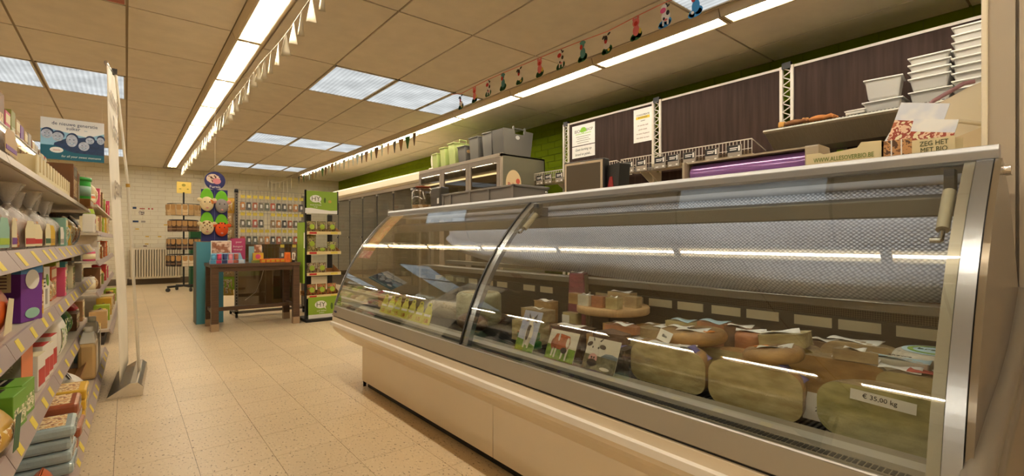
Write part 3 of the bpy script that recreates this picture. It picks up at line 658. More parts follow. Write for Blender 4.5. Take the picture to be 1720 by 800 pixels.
small('flat folded paper parcel at the back of the round board', 1.87, 1.46, [(-0.07, -0.03), (0.07, -0.03), (0.07, 0.03), (-0.07, 0.03)], 0.055, C_tan, DK + 0.191, lab=(0.10, 0.04))
t = cheese('tall dark red block standing behind the round board', 1.92, 1.90, DK + 0.18 + 0.112, rz=FX + 0.6) if False else cheese('tall dark red block standing at the back left of the round board', 1.86, 1.745, DK, rz=FX + 0.5)
part('block', MB().frus((-0.045, 0.06, -0.05, 0.05), (-0.035, 0.045, -0.04, 0.05), 0, 0.325), cheese_mat('dark red wax', (142, 62, 70), (108, 40, 52)), t, bevel=0.006); part('cut_face', MB().frus((0.060, 0.0615, -0.045, 0.045), (0.0455, 0.047, -0.035, 0.045), 0.01, 0.315), C_tan, t); paper(t, 0.06, 0.06, (0.0, 0.0, 0.328))

# ------------------------------------------------------------------ far pane contents
t = thing('cheese', 'whole pale green-rinded wheel at the far side of the pane frame', 'cheese', (1.64, 2.34, DK), FX, 'cheeses in the counter'); wheel_full(t, 0.135, 0.19, 0.03, cheese_mat('sage rind', (170, 168, 128), (140, 138, 98)))
part('lid_label', MB().lathe([(0.0005, 0), (0.10, 0), (0.10, 0.001), (0.0005, 0.001)], 24, (0, 0, 0.1905)), C_paste, t)
t = thing('cheese', 'dark flat loaf below the whole green-rinded wheel', 'cheese', (1.47, 2.16, DK), FX, 'cheeses in the counter'); part('loaf', MB().ell((0, 0, 0.05), 0.12, 0.07, 0.05, 20, 10), C_brown, t)
t = thing('cheese', 'long wrapped roll under clear film in the far pane', 'cheese', (1.58, 2.62, DK), FX + 0.25, 'cheeses in the counter'); part('roll', MB().tube([(-0.14, 0, 0.055), (-0.12, 0, 0.055), (0.12, 0, 0.055), (0.14, 0, 0.055)], [0.03, 0.054, 0.054, 0.03], 16), C_tan, t); part('film_wrap', MB().tube([(-0.19, 0, 0.058), (-0.14, 0, 0.058), (0.14, 0, 0.058), (0.19, 0, 0.058)], [0.04, 0.0575, 0.0575, 0.035], 16), M_clear, t)
t = thing('cheese', 'orange-brown slab at the back of the far pane', 'cheese', (1.80, 2.55, DK), FX, 'cheeses in the counter'); part('block', MB().box(-0.13, 0.13, -0.06, 0.06, 0, 0.15), C_org, t, bevel=0.02)
bk = thing('wicker_tray', 'shallow brown tray heaped with small packs in the far pane', 'tray', (1.57, 3.22, DK), FX)
part('tray', MB().frus((-0.16, 0.16, -0.08, 0.08), (-0.19, 0.19, -0.11, 0.11), 0.0, 0.012).prism([(-0.16, 0.0), (-0.20, 0.075), (-0.195, 0.075), (-0.155, 0.0)], -0.10, 0.10).prism([(0.16, 0.0), (0.20, 0.075), (0.195, 0.075), (0.155, 0.0)], -0.10, 0.10).box(-0.18, 0.18, -0.104, -0.096, 0, 0.07).box(-0.18, 0.18, 0.096, 0.104, 0, 0.07), M_kraft, bk)
for i in range(7):
    q = thing('small_pack', 'shiny small pack in the brown tray, ' + ORD[i] + ' from its far end', 'pack', (1.57 + random.uniform(-.03, .03), 3.34 - i * 0.04, DK + 0.05 + 0.012 * (i % 3)), FX + random.uniform(-.5, .5), 'packs in the brown tray')
    part('pouch', MB().ell((0, 0, 0.015), 0.05, 0.032, 0.016, 12, 6), [M_white, mat('pink foil', (206, 150, 140), 0.25, coat=.6), C_tan][i % 3], q)
ac = thing('acrylic_tray', 'clear acrylic sloped tray standing in the far pane', 'tray', (1.66, 2.93, DK), 0)
M_acr = glass('acrylic', (226, 240, 246), 1.4)
part('slope', MB().add([(-0.14, -0.15, 0.05), (-0.14, 0.16, 0.05), (0.20, 0.16, 0.24), (0.20, -0.15, 0.24), (-0.14, -0.15, 0.055), (-0.14, 0.16, 0.055), (0.20, 0.16, 0.245), (0.20, -0.15, 0.245)], [(0, 1, 2, 3), (4, 7, 6, 5), (0, 3, 7, 4), (1, 5, 6, 2), (0, 4, 5, 1), (3, 2, 6, 7)]), M_acr, ac)
part('side', MB().prism([(-0.14, 0.0), (-0.14, 0.05), (0.20, 0.24), (0.20, 0.0)], -0.155, -0.151), M_acr, ac); part('side', MB().prism([(-0.14, 0.0), (-0.14, 0.05), (0.20, 0.24), (0.20, 0.0)], 0.161, 0.165), M_acr, ac)
t = thing('salad_tub', 'low tub of dark salad at the far glass end', 'tub', (1.50, 3.50, DK), 0); part('tub', MB().lathe([(0.001, 0), (0.065, 0), (0.08, 0.05), (0.076, 0.05), (0.06, 0.006), (0.001, 0.006)], 20, caps=False), M_clear, t); part('salad', MB().lathe([(0.001, 0.008), (0.062, 0.008), (0.07, 0.04), (0.04, 0.055), (0.001, 0.06)], 16, caps=False), pmat('salad', [(86, 96, 48), (140, 130, 70), (60, 54, 36)], 40), t)
# yellow promotion strip with seven tags
ps = thing('promo_strip', 'yellow price strip with seven bottle-shaped tags inside the far glass', 'price strip', (1.297, 2.66, 0.577), rot=(R(-18), 0, FX))
part('strip', MB().box(-0.33, 0.33, -0.001, 0.001, 0, 0.065), mat('lime yellow card', (214, 210, 84), 0.6), ps)
for i in range(7):
    x = -0.285 + i * 0.095
    q = part('tag', MB().poly([(x - 0.04, 0.062), (x - 0.036, 0.085), (x - 0.022, 0.10), (x - 0.022, 0.115), (x - 0.012, 0.125), (x + 0.012, 0.125), (x + 0.022, 0.115), (x + 0.022, 0.10), (x + 0.036, 0.085), (x + 0.04, 0.062)], 0.0005, 0.0015), mat('lime yellow card'), ps)
    part('tag_window', MB().disc(x, 0.112, 0.012, 0.006, -0.0011), mat('tag olive', (120, 128, 40), 0.6), q)
    part('tag_line', MB().box(x - 0.035, x + 0.035, -0.0022, -0.0011, 0.047, 0.06), M_paper, q)
    text(['1,25', '1,10', '1,25', '1,00', '1,15', '1,15', '1,00'][i], 0.032, M_red, q, (x, -0.0018, 0.022), wx=0.85)
# orange promo sheet on the far glass corner
zz_ = [1.245 - 0.0137 * i for i in range(21)]
shp = MB(); shp.grid(lambda u, v: (gx(1.24 - 0.265 * u) + 0.012, 3.565 - 0.21 * v, 1.24 - 0.265 * u), 16, 1)
o = single('promo_sheet', 'orange and pink promotion sheet stuck inside the far glass corner', 'paper', shp, pmat('orange promo print', [(232, 150, 60), (240, 196, 120), (226, 120, 60)], 22)); o.modifiers.new('t', 'SOLIDIFY').thickness = 0.001
shp = MB(); shp.grid(lambda u, v: (gx(0.972 - 0.055 * u) + 0.012, 3.565 - 0.21 * v, 0.972 - 0.055 * u), 4, 1)
part('pink_band', shp, pmat('pink promo print', [(232, 190, 180), (200, 90, 110), (240, 226, 214)], 30), o).modifiers.new('t', 'SOLIDIFY').thickness = 0.001

# ------------------------------------------------------------------ three cow postcards
M_sky = mat('card sky', (168, 172, 196), 0.35); M_grass = mat('card grass', (116, 146, 46), 0.4, noise=(60, 0.35)); M_cowb = mat('card brown', (168, 84, 40), 0.4, noise=(90, 0.25)); M_cowd = mat('card dark', (66, 52, 42), 0.4); M_cowp = mat('card pale', (214, 206, 190), 0.4); M_hill = mat('card hills', (112, 122, 128), 0.4); M_pink = mat('card pink', (200, 150, 140), 0.4); M_dry = mat('card meadow', (112, 104, 72), 0.4, noise=(90, 0.4)); M_skyw = mat('card pale sky', (216, 208, 190), 0.35)
CM = [M_paper, M_sky, M_grass, M_cowb, M_cowd, M_cowp, M_hill, M_pink, M_dry, M_skyw]
def card(label, y, w, h, art, rz=FX, roll=0.0):
    t = thing('postcard', label, 'postcard', (1.312, y, 0.5795), rot=(R(-22), 0, rz), group='cow postcards')
    part('card', MB().box(-w / 2, w / 2, -0.0006, 0.0006, 0, h), M_paper, t)
    part('picture', art, CM, t)
a = MB(); w, h = 0.115, 0.175
a.mi(1).poly([(-w / 2, 0.035), (w / 2, 0.035), (w / 2, h), (-w / 2, h)], -0.0007); a.mi(2).poly([(-w / 2, 0), (w / 2, 0), (w / 2, 0.03), (0, 0.045), (-w / 2, 0.052)], -0.0014)
a.mi(5).disc(0.008, 0.075, 0.022, 0.05, -0.0022).poly([(-0.012, 0.015), (-0.004, 0.015), (0.0, 0.06), (-0.014, 0.06)], -0.0022).poly([(0.014, 0.015), (0.022, 0.015), (0.026, 0.06), (0.012, 0.06)], -0.0022)
a.mi(4).disc(0.0, 0.082, 0.01, 0.035, -0.003).disc(-0.018, 0.133, 0.012, 0.006, -0.003, rot=0.4).disc(0.03, 0.133, 0.012, 0.006, -0.003, rot=-0.4)
a.mi(5).disc(0.006, 0.128, 0.011, 0.024, -0.0037); a.mi(4).disc(0.006, 0.108, 0.008, 0.006, -0.0044).poly([(-0.006, 0.148), (-0.02, 0.165), (-0.018, 0.148), (-0.004, 0.14)], -0.0037).poly([(0.018, 0.148), (0.032, 0.165), (0.03, 0.148), (0.016, 0.14)], -0.0037)
card('upright postcard of a standing pale cow against blue sky', 1.545, w, h, a)
a = MB(); w, h = 0.155, 0.118
a.mi(9).poly([(-w / 2, 0.05), (w / 2, 0.05), (w / 2, h), (-w / 2, h)], -0.0007); a.mi(2).poly([(-w / 2, 0), (w / 2, 0), (w / 2, 0.052), (-w / 2, 0.058)], -0.0014)
a.mi(3).poly([(-0.045, 0.045), (-0.052, 0.075), (-0.04, 0.103), (-0.01, 0.105), (0.035, 0.10), (0.042, 0.07), (0.035, 0.045), (0.0, 0.042)], -0.0022).disc(-0.045, 0.062, 0.014, 0.022, -0.0022)
a.mi(5).poly([(-0.048, 0.012), (-0.04, 0.012), (-0.036, 0.048), (-0.046, 0.048)], -0.0022).poly([(-0.032, 0.008), (-0.024, 0.008), (-0.02, 0.048), (-0.03, 0.048)], -0.0022).poly([(0.005, 0.008), (0.012, 0.008), (0.02, 0.05), (0.008, 0.05)], -0.0022).poly([(0.03, 0.005), (0.037, 0.005), (0.042, 0.07), (0.03, 0.07)], -0.0022).disc(-0.02, 0.09, 0.005, 0.015, -0.003).disc(0.03, 0.075, 0.008, 0.02, -0.003)
a.mi(4).disc(0.018, 0.042, 0.016, 0.012, -0.003)
card('postcard of a brown and white cow with calf on grass', 1.335, w, h, a)
a = MB(); w, h = 0.15, 0.118
a.mi(9).poly([(-w / 2, 0.05), (w / 2, 0.05), (w / 2, h), (-w / 2, h)], -0.0007); a.mi(6).poly([(-0.02, 0.04), (w / 2, 0.04), (w / 2, 0.062), (0.05, 0.068), (0.02, 0.066)], -0.0012); a.mi(8).poly([(-w / 2, 0), (w / 2, 0), (w / 2, 0.05), (-w / 2, 0.055)], -0.0018)
a.mi(5).disc(-0.03, 0.072, 0.018, 0.04, -0.0026); a.mi(7).disc(-0.032, 0.042, 0.02, 0.018, -0.0033); a.mi(4).disc(-0.06, 0.092, 0.013, 0.008, -0.0026, rot=0.5).disc(0.002, 0.088, 0.014, 0.008, -0.0026, rot=-0.1).disc(-0.032, 0.026, 0.022, 0.014, -0.004).poly([(-0.045, 0.105), (-0.05, 0.117), (-0.046, 0.117), (-0.04, 0.107)], -0.0026).poly([(-0.012, 0.105), (-0.002, 0.117), (-0.006, 0.117), (-0.018, 0.107)], -0.0026)
a.mi(5).disc(0.03, 0.012, 0.022, 0.006, -0.003); a.mi(4).disc(-0.043, 0.082, 0.003, 0.004, -0.0034).disc(-0.017, 0.082, 0.003, 0.004, -0.0034).disc(-0.038, 0.045, 0.003, 0.004, -0.0042).disc(-0.026, 0.045, 0.003, 0.004, -0.0042)
card('postcard of a cow head with horns before hazy hills', 1.135, w, h, a)
# ------------------------------------------------------------------ wall shelving behind the counter
BX = 4.45
M_wood = mat('dark wood laminate', (55, 39, 33), 0.65, spec=0.2, noise=(5, 0.35, (1, 6, 0.35)))
ws = thing('wall_shelving', 'dark wood back panels between white slotted uprights behind the counter', 'shelving', (0, 0, 0))
UY = [4.352, 2.998, 1.702, 0.36]
M_upr = mat('white slotted steel', (222, 214, 198), 0.4)
for y in UY:
    u = part('upright', MB().box(BX - 0.03, BX, y - 0.055, y - 0.032, 0.05, 2.555).box(BX - 0.03, BX, y + 0.032, y + 0.055, 0.05, 2.555).box(BX - 0.004, BX, y - 0.055, y + 0.055, 0.05, 0.2), M_upr, ws)
    part('post_cap', MB().box(BX - 0.034, BX + 0.004, y - 0.036, y + 0.036, 2.53, 2.585), M_black, u)
    z = MB(); k = 0
    for i in range(34):
        z0 = 1.25 + i * 0.038
        a, b = (y - 0.034, y + 0.034) if i % 2 else (y + 0.034, y - 0.034)
        z.tube([(BX - 0.02, a, z0), (BX - 0.02, b, z0 + 0.038)], 0.005, 5)
    part('slot_lattice', z, M_upr, u)
for a, b in zip(UY[1:], UY):
    pn = part('wood_panel', MB().box(BX - 0.012, BX, a + 0.056, b - 0.056, 0.10, 2.535), M_wood, ws)
    part('top_trim', MB().box(BX - 0.018, BX + 0.004, a + 0.056, b - 0.056, 2.535, 2.555), M_upr, pn)
# paper signs on the first panel
def sign_sheet(label, y0, y1, z0, z1, x=BX - 0.016):
    t = thing('paper_sign', label, 'sign', (x, (y0 + y1) / 2, z0), FX, 'paper signs on the wood panels')
    w = abs(y1 - y0); part('sheet', MB().box(-w / 2, w / 2, -0.0006, 0.0006, 0, z1 - z0), M_paper, t); return t, w, z1 - z0
t, w, h = sign_sheet('white printed sign with a green tree logo on the wood panel', 3.87, 4.25, 2.245, 2.50)
text('BIO', 0.058, mat('grey ink', (90, 86, 78), 0.6), t, (-0.10, -0.0015, 0.175)); text('SHOP', 0.055, mat('grey ink'), t, (0.10, -0.0015, 0.178), wx=0.8)
part('tree_logo', MB().disc(0.0, 0.19, 0.045, 0.03, -0.0008).disc(-0.025, 0.178, 0.03, 0.022, -0.0009).disc(0.025, 0.18, 0.03, 0.022, -0.0009).poly([(-0.006, 0.145), (0.006, 0.145), (0.004, 0.18), (-0.004, 0.18)], -0.0008), mat('leaf green ink', (130, 190, 40), 0.6), t)
part('rule', MB().box(-0.13, 0.13, -0.0016, -0.0006, 0.138, 0.144), mat('leaf green ink'), t)
for i in range(4): part('text_line', MB().box(-0.12 + 0.02 * (i % 2), 0.12 - 0.03 * (i % 2), -0.0014, -0.0006, 0.105 - i * 0.026, 0.110 - i * 0.026), mat('grey ink'), t)
t, w, h = sign_sheet('handwritten white note below the green tree sign', 3.87, 4.25, 2.09, 2.235)
text('Geen korting op', 0.045, M_ink, t, (0, -0.0015, 0.10), shear=0.2, wx=0.9); text('brood en gebak...', 0.045, M_ink, t, (0, -0.0015, 0.04), shear=0.2, wx=0.85)
t, w, h = sign_sheet('white sign with a yellow banner beside the second upright', 3.055, 3.30, 2.14, 2.51)
part('banner', MB().box(-0.09, 0.09, -0.0014, -0.0006, 0.255, 0.285), M_yellow, t); text('CONSUMENTE', 0.026, M_ink, t, (0, -0.0016, 0.30)); text('KOOPGIDS', 0.024, M_ink, t, (0, -0.0022, 0.27)); text('winkel', 0.022, M_ink, t, (0, -0.0016, 0.235))
for i, s in enumerate(['uw speciale zaak', 'goede smaak', 'en natuur & gezond', 'met advies op maat']): text(s, 0.021, mat('brown ink', (120, 70, 40), 0.6), t, (0, -0.0016, 0.185 - i * 0.046))
# wire basket shelves with price holders
M_wire = mat('white wire', (214, 206, 192), 0.4)
def wire_shelf(label, y0, y1, tags):
    z = 1.80; x0, x1 = 4.15, 4.42
    t = thing('wire_shelf', label, 'shelf', (0, 0, 0), group='white wire shelves behind the counter')
    part('plate', MB().box(x0 + 0.01, x1, y0, y1, z - 0.01, z - 0.002), M_wire, t)
    g = MB(); n = int((y1 - y0) / 0.032)
    for i in range(n + 1):
        y = y0 + (y1 - y0) * i / n; g.tube([(x0, y, z - 0.03), (x0, y, z + 0.12)], 0.003, 5)
    g.tube([(x0, y0, z + 0.12), (x0, y1, z + 0.12)], 0.005, 6).tube([(x0, y0, z + 0.04), (x0, y1, z + 0.04)], 0.003, 5).tube([(x1, y0, z + 0.05), (x0, y0, z + 0.12)], 0.004, 5).tube([(x1, y1, z + 0.05), (x0, y1, z + 0.12)], 0.004, 5)
    part('wire_front', g, M_wire, t)
    part('price_channel', MB().box(x0 - 0.008, x0 - 0.004, y0, y1, z - 0.035, z + 0.025), glass('clear channel', (232, 228, 220), 1.5), t)
    for y in tags:
        c = part('price_holder', MB().box(x0 - 0.014, x0 - 0.009, y, y + 0.125, z - 0.03, z + 0.085), mat('grey holder', (150, 140, 128), 0.4), t)
        part('black_card', MB().box(x0 - 0.0155, x0 - 0.014, y + 0.01, y + 0.125, z + 0.022, z + 0.083), M_black, c)
        part('chalk_text', MB().box(x0 - 0.0163, x0 - 0.0155, y + 0.035, y + 0.105, z + 0.055, z + 0.063).box(x0 - 0.0163, x0 - 0.0155, y + 0.045, y + 0.105, z + 0.040, z + 0.047).box(x0 - 0.0163, x0 - 0.0155, y + 0.015, y + 0.03, z + 0.03, z + 0.075).box(x0 - 0.0163, x0 - 0.0155, y + 0.015, y + 0.035, z - 0.02, z - 0.005).box(x0 - 0.0163, x0 - 0.0155, y + 0.08, y + 0.11, z - 0.02, z - 0.012), M_paper, c)
wire_shelf('white wire shelf between the grey cabinet and the small screen', 3.31, 4.69, [3.42, 3.75, 3.92, 4.12, 4.32, 4.48])
wire_shelf('white wire shelf with black price cards across two panels', 1.87, 3.255, [1.95, 2.16, 2.38, 2.55, 2.70, 2.92, 3.08])
for y in (4.30, 3.05, 2.95, 1.75): part('bracket', MB().prism([(4.20, 1.775), (4.42, 1.775), (4.42, 1.65)], y, y + 0.006), M_upr, ws)
# perforated steel tray shelf
ts = thing('steel_shelf', 'perforated steel shelf with plastic tubs behind the counter', 'shelf', (0, 0, 0))
a, b = 0.38, 1.69
part('tray', MB().prism([(3.955, 1.90), (3.94, 1.912), (3.945, 1.924), (3.96, 1.928), (4.42, 1.928), (4.42, 1.918), (3.97, 1.918)], a, b), M_steel, ts)
part('apron', MB().prism([(3.955, 1.90), (3.97, 1.90), (4.16, 1.795), (4.42, 1.795), (4.42, 1.785), (4.155, 1.785)], a + 0.005, b - 0.005), M_steel, ts)
part('end_plate', MB().prism([(3.95, 1.92), (3.97, 1.90), (4.16, 1.785), (4.42, 1.76), (4.42, 1.92)], b - 0.006, b), M_steel, ts)
pl = MB().box(3.958, 3.964, 0, 0.012, 1.927, 1.931).mesh('slot', M_black); 
for i in range(60): obj('slot', pl, ts, (0.0, 0.42 + i * 0.021, 0.0))
# plastic tubs
M_tub = film('frosted tub plastic', (238, 236, 230), 0.62, 0.25, (20, 0.1))
def tub_meshes(w, d, h):
    k = 0.82
    return (MB().frus((-w / 2 * k, w / 2 * k, -d / 2 * k, d / 2 * k), (-w / 2, w / 2, -d / 2, d / 2), 0, h).mesh('tub_wall', M_tub), MB().box(-w / 2 - 0.008, w / 2 + 0.008, -d / 2 - 0.008, d / 2 + 0.008, h - 0.006, h + 0.004).mesh('rim', mat('tub rim', (240, 238, 232), 0.3)))
A_ = tub_meshes(0.205, 0.17, 0.085)
def tubs(x, y, z0, n, dz, stack, rz=FX, mesh=A_, first=None):
    for i in range(n):
        lab = 'clear plastic tub, ' + (ORD[i] + ' from the bottom' if n > 1 else 'the only one') + ' in the ' + stack
        t = thing('plastic_tub', lab, 'plastic tub', (x, y, z0 + i * dz), rz, 'plastic tubs on the steel shelf')
        o = obj('tub_wall', mesh[0], t, bevel=0.012); obj('rim', mesh[1], t, bevel=0.003)
tubs(4.20, 0.96, 1.932, 1, 0.0, 'short left stack, lidded', mesh=tub_meshes(0.22, 0.18, 0.10))
t = thing('plastic_tub', 'tilted white-rimmed tub resting on top of the short left stack', 'plastic tub', (4.19, 0.965, 2.045), rot=(0, 0, FX + 0.12), group='plastic tubs on the steel shelf'); mm = tub_meshes(0.205, 0.17, 0.14); obj('tub_wall', mm[0], t, bevel=0.012); obj('rim', mm[1], t, bevel=0.003)
tubs(4.20, 0.705, 1.932, 1, 0, 'base of the middle stack', mesh=tub_meshes(0.21, 0.18, 0.11))
tubs(4.20, 0.71, 2.05, 4, 0.047, 'middle stack')
tubs(4.20, 0.49, 1.932, 9, 0.049, 'tall right stack')
for i, (y, z, l) in enumerate(((1.155, 1.932, 'lower'), (1.12, 1.969, 'upper'))):
    t = thing('tub_lid', 'white plastic lid pack left of the tubs, ' + l + ' one', 'lid', (4.17, y, z), FX, 'white lid packs'); part('lid', MB().box(-0.06, 0.06, -0.06, 0.06, 0, 0.034), M_white, t, bevel=0.008); part('lip', MB().box(-0.064, 0.064, -0.064, 0.064, 0.022, 0.03), M_white, t)
# work gloves
for i, (y, x) in enumerate(((1.33, 4.14), (1.50, 4.12))):
    t = thing('work_glove', 'folded ' + ('bright orange' if i == 0 else 'brown') + ' glove lying on the steel shelf', 'glove', (x, y, 1.932), FX, 'gloves on the steel shelf'); t.scale = (1.0, 1.0, 1.5); t.location.x = 4.05
    mb = MB().ell((0, 0, 0.02), 0.075, 0.05, 0.02, 14, 8)
    for k in range(4): mb.tube([(0.04, -0.03 + k * 0.02, 0.018), (0.09, -0.04 + k * 0.026, 0.024), (0.125 - 0.01 * abs(k - 1.5), -0.046 + k * 0.03, 0.014)], [0.012, 0.011, 0.008], 7)
    mb.tube([(0.0, 0.03, 0.02), (0.03, 0.075, 0.018), (0.06, 0.085, 0.014)], [0.014, 0.011, 0.008], 7)
    part('glove_body', mb, mat('orange knit', (176, 112, 56), 0.85, bump=(220, 0.5, 0.003)) if i == 0 else mat('brown knit', (128, 84, 48), 0.85, bump=(220, 0.5, 0.003)), t)
    part('cuff', MB().tube([(-0.07, 0, 0.018), (-0.11, 0, 0.018)], [0.02, 0.024], 10), mat('ochre cuff', (190, 140, 70), 0.9), t)
# dark photo poster on the wood panel
t = thing('photo_poster', 'dark grey photo poster on the wood panel under the steel shelf', 'poster', (4.40, 1.44, 1.52), FX); part('sheet', MB().box(-0.19, 0.19, -0.001, 0.001, 0, 0.28), mat('poster grey', (92, 88, 82), 0.4), t)
part('bread_photo', MB().poly([(-0.19, 0), (0.19, 0), (0.19, 0.16), (0.05, 0.14), (-0.19, 0.17)], -0.0012), pmat('bread photo', [(70, 58, 48), (128, 112, 96), (48, 40, 34)], 18, smooth=True), t); part('green_badge', MB().box(0.12, 0.165, -0.0022, -0.0012, 0.21, 0.25), mat('leaf green ink'), t)
text('wat', 0.05, M_paper, t, (-0.10, -0.0025, 0.10)); text('ie', 0.05, M_paper, t, (-0.13, -0.0025, 0.05)); text('NEM', 0.045, M_paper, t, (-0.11, -0.0025, 0.01))
t = thing('picture_frame', 'small pale framed sheet behind the brochures', 'frame', (4.40, 0.80, 1.50), FX); part('border', MB().box(-0.16, 0.16, -0.004, 0.004, 0, 0.25), mat('frame beige', (196, 184, 162), 0.4), t); part('sheet', MB().box(-0.145, 0.145, -0.006, -0.0041, 0.015, 0.235), mat('frame grey', (120, 108, 98), 0.5), t)

# ------------------------------------------------------------------ glass-door cabinet with crates on top
cb_ = thing('glass_door_cabinet', 'grey-green cabinet with three framed glass doors beside the green wall', 'cabinet', (0, 0, 0))
CX0, CX1, CY0, CY1, CT = 3.60, 4.34, 4.66, 6.79, 2.13
M_cab = mat('grey green cabinet', (112, 110, 92), 0.5, noise=(2, 0.05)); M_cfr = mat('taupe door frame', (150, 138, 124), 0.4, 0.2)
part('body', MB().box(CX0 + 0.03, CX1, CY0, CY0 + 0.025, 0, CT).box(CX0 + 0.03, CX1, CY1 - 0.025, CY1, 0, CT).box(CX0 + 0.03, CX1, CY0, CY1, CT - 0.025, CT).box(CX1 - 0.02, CX1, CY0, CY1, 0, CT).box(CX0 + 0.03, CX1, CY0, CY1, 0, 0.12), M_cab, cb_, bevel=0.003)
part('front_edge', MB().box(CX0 + 0.004, CX0 + 0.03, CY0, CY0 + 0.03, 0, CT).box(CX0 + 0.004, CX0 + 0.03, CY0, CY1, CT - 0.035, CT + 0.008), mat('pale edge', (188, 176, 158), 0.35, 0.3), cb_)
M_led = glow('cabinet strip light', (255, 226, 170), 2.2)
for z in (1.95, 1.62, 1.30, 0.95):
    s_ = part('shelf', MB().box(CX0 + 0.06, CX1 - 0.03, CY0 + 0.03, CY1 - 0.03, z - 0.02, z), mat('cabinet shelf', (170, 158, 138), 0.5), cb_)
    if z in (1.95, 1.62): part('strip_light', MB().box(CX0 + 0.07, CX0 + 0.085, CY0 + 0.06, CY1 - 0.06, z - 0.05, z - 0.03), M_led, s_)
dw = (CY1 - CY0 - 0.03) / 3
for i in range(3):
    y0 = CY0 + 0.03 + i * dw; y1 = y0 + dw - 0.006
    d = part('door', MB().box(CX0, CX0 + 0.022, y0, y0 + 0.06, 0.14, CT - 0.04).box(CX0, CX0 + 0.022, y1 - 0.06, y1, 0.14, CT - 0.04).box(CX0, CX0 + 0.022, y0 + 0.06, y1 - 0.06, CT - 0.10, CT - 0.04).box(CX0, CX0 + 0.022, y0 + 0.06, y1 - 0.06, 0.14, 0.20), M_cfr, cb_)
    part('pane', MB().box(CX0 + 0.009, CX0 + 0.013, y0 + 0.06, y1 - 0.06, 0.20, CT - 0.10), glass('smoked cabinet glass', (228, 224, 216), 1.5), d)
for i, (y, z, r, c) in enumerate(((4.95, 1.30, .05, (150, 110, 70)), (5.2, 1.30, .06, (180, 150, 100)), (5.75, 1.30, .05, (190, 120, 50)), (5.95, 1.30, .05, (120, 80, 50)), (6.4, 1.30, .06, (160, 130, 90)), (5.1, 1.62, .05, (200, 180, 140)), (5.5, 1.62, .05, (170, 130, 80)), (6.1, 1.62, .06, (210, 190, 150)))):
    t = thing('bread_bag', 'wrapped loaf inside the glass cabinet, ' + ORD[i % 5 if i < 5 else i - 5] + ' from the near end of the ' + ('lower' if i < 5 else 'upper') + ' lit shelf', 'bread', (3.85, y, z), FX, 'loaves in the glass cabinet')
    part('loaf', MB().ell((0, 0, 0.06), 0.11, 0.08, 0.06, 14, 8), mat('loaf %d' % i, c, 0.5, noise=(20, .2)), t); part('bag_neck', MB().tube([(0.09, 0, 0.06), (0.14, 0, 0.065), (0.17, 0, 0.07)], [0.04, 0.012, 0.025], 8), M_clear, t)
st = thing('round_sticker', 'cream egg-shaped sticker with red lettering on the cabinet side', 'sticker', (3.80, CY0 - 0.0015, 1.60), 0)
part('oval', MB().disc(0, 0.17, 0.125, 0.17, 0.0, 28, 0.001), mat('sticker cream', (238, 214, 168), 0.5), st); text('Puk', 0.075, M_red, st, (-0.04, -0.0015, 0.15), R(0) and 0 or (R(90), 0, 0)); text('stick', 0.06, M_red, st, (-0.01, -0.0015, 0.085)); part('red_circle', MB().disc(0.07, 0.20, 0.032, 0.035, -0.001), mat('coral ink', (214, 96, 74), 0.6), st)
# crates/bags on the cabinet
M_cg = mat('grey shopping crate', (106, 104, 100), 0.5); M_cl = mat('lime crate', (186, 200, 128), 0.5)
def crate(label, y, w, h, m, handle=True, badge=None, x=3.92):
    t = thing('shopping_basket', label, 'basket', (x, y, CT + 0.009), 0, 'baskets on the glass cabinet')
    k = 0.86; d = 0.30
    part('shell', MB().frus((-d / 2 * k, d / 2 * k, -w / 2 * k, w / 2 * k), (-d / 2, d / 2, -w / 2, w / 2), 0, h), m, t, bevel=0.01)
    part('rim', MB().box(-d / 2 - 0.008, d / 2 + 0.008, -w / 2 - 0.008, w / 2 + 0.008, h - 0.008, h + 0.006), m, t, bevel=0.004)
    if handle: part('handle', MB().tube([(-d / 2 * 0.4, -w / 2, h), (-d / 2 * 0.4, -w / 2, h + 0.05), (d / 2 * 0.4, -w / 2, h + 0.05), (d / 2 * 0.4, -w / 2, h)], 0.009, 7), m, t)
    if badge: part('badge', MB().disc(0.03 if badge == 1 else -0.08, h * 0.72, 0.035, 0.025, -w / 2 * 0.955, 18, 0.004), mat('pale badge', (226, 216, 196), 0.5) if badge == 1 else mat('tan badge', (206, 170, 120), 0.5), t)
def bigcrate():
    t = thing('shopping_basket', 'largest dark grey basket with cut-out handle nearest the viewer', 'basket', (3.97, 4.86, CT + 0.009), 0, 'baskets on the glass cabinet')
    p = [(-0.24, 0), (0.20, 0), (0.25, 0.34), (0.12, 0.345), (0.115, 0.385), (0.095, 0.385), (0.09, 0.29), (-0.07, 0.29), (-0.075, 0.39), (-0.095, 0.39), (-0.10, 0.345), (-0.26, 0.345)]
    part('front_wall', MB().prism(p, -0.10, -0.088), M_cg, t); part('back_wall', MB().prism(p, 0.12, 0.132), M_cg, t)
    part('side_wall', MB().frus((-0.24, -0.232, -0.09, 0.12), (-0.26, -0.252, -0.09, 0.12), 0, 0.34).frus((0.192, 0.20, -0.09, 0.12), (0.242, 0.25, -0.09, 0.12), 0, 0.34).box(-0.235, 0.195, -0.09, 0.12, 0, 0.01), M_cg, t)
    part('grip', MB().tube([(-0.08, -0.094, 0.36), (0.10, -0.094, 0.36)], 0.009, 8), M_cg, t); part('badge', MB().disc(-0.02, 0.245, 0.035, 0.026, -0.10, 20, 0.003), mat('pale badge'), t)
bigcrate()
crate('plain dark grey basket right behind the largest one', 5.20, 0.22, 0.36, M_cg, False)
crate('plain dark grey basket, third from the near end', 5.52, 0.22, 0.35, M_cg)
crate('short dark grey basket with a tan badge', 5.83, 0.20, 0.27, M_cg, True, 2)
crate('tall lime basket beside the short grey one', 6.10, 0.18, 0.36, M_cl)
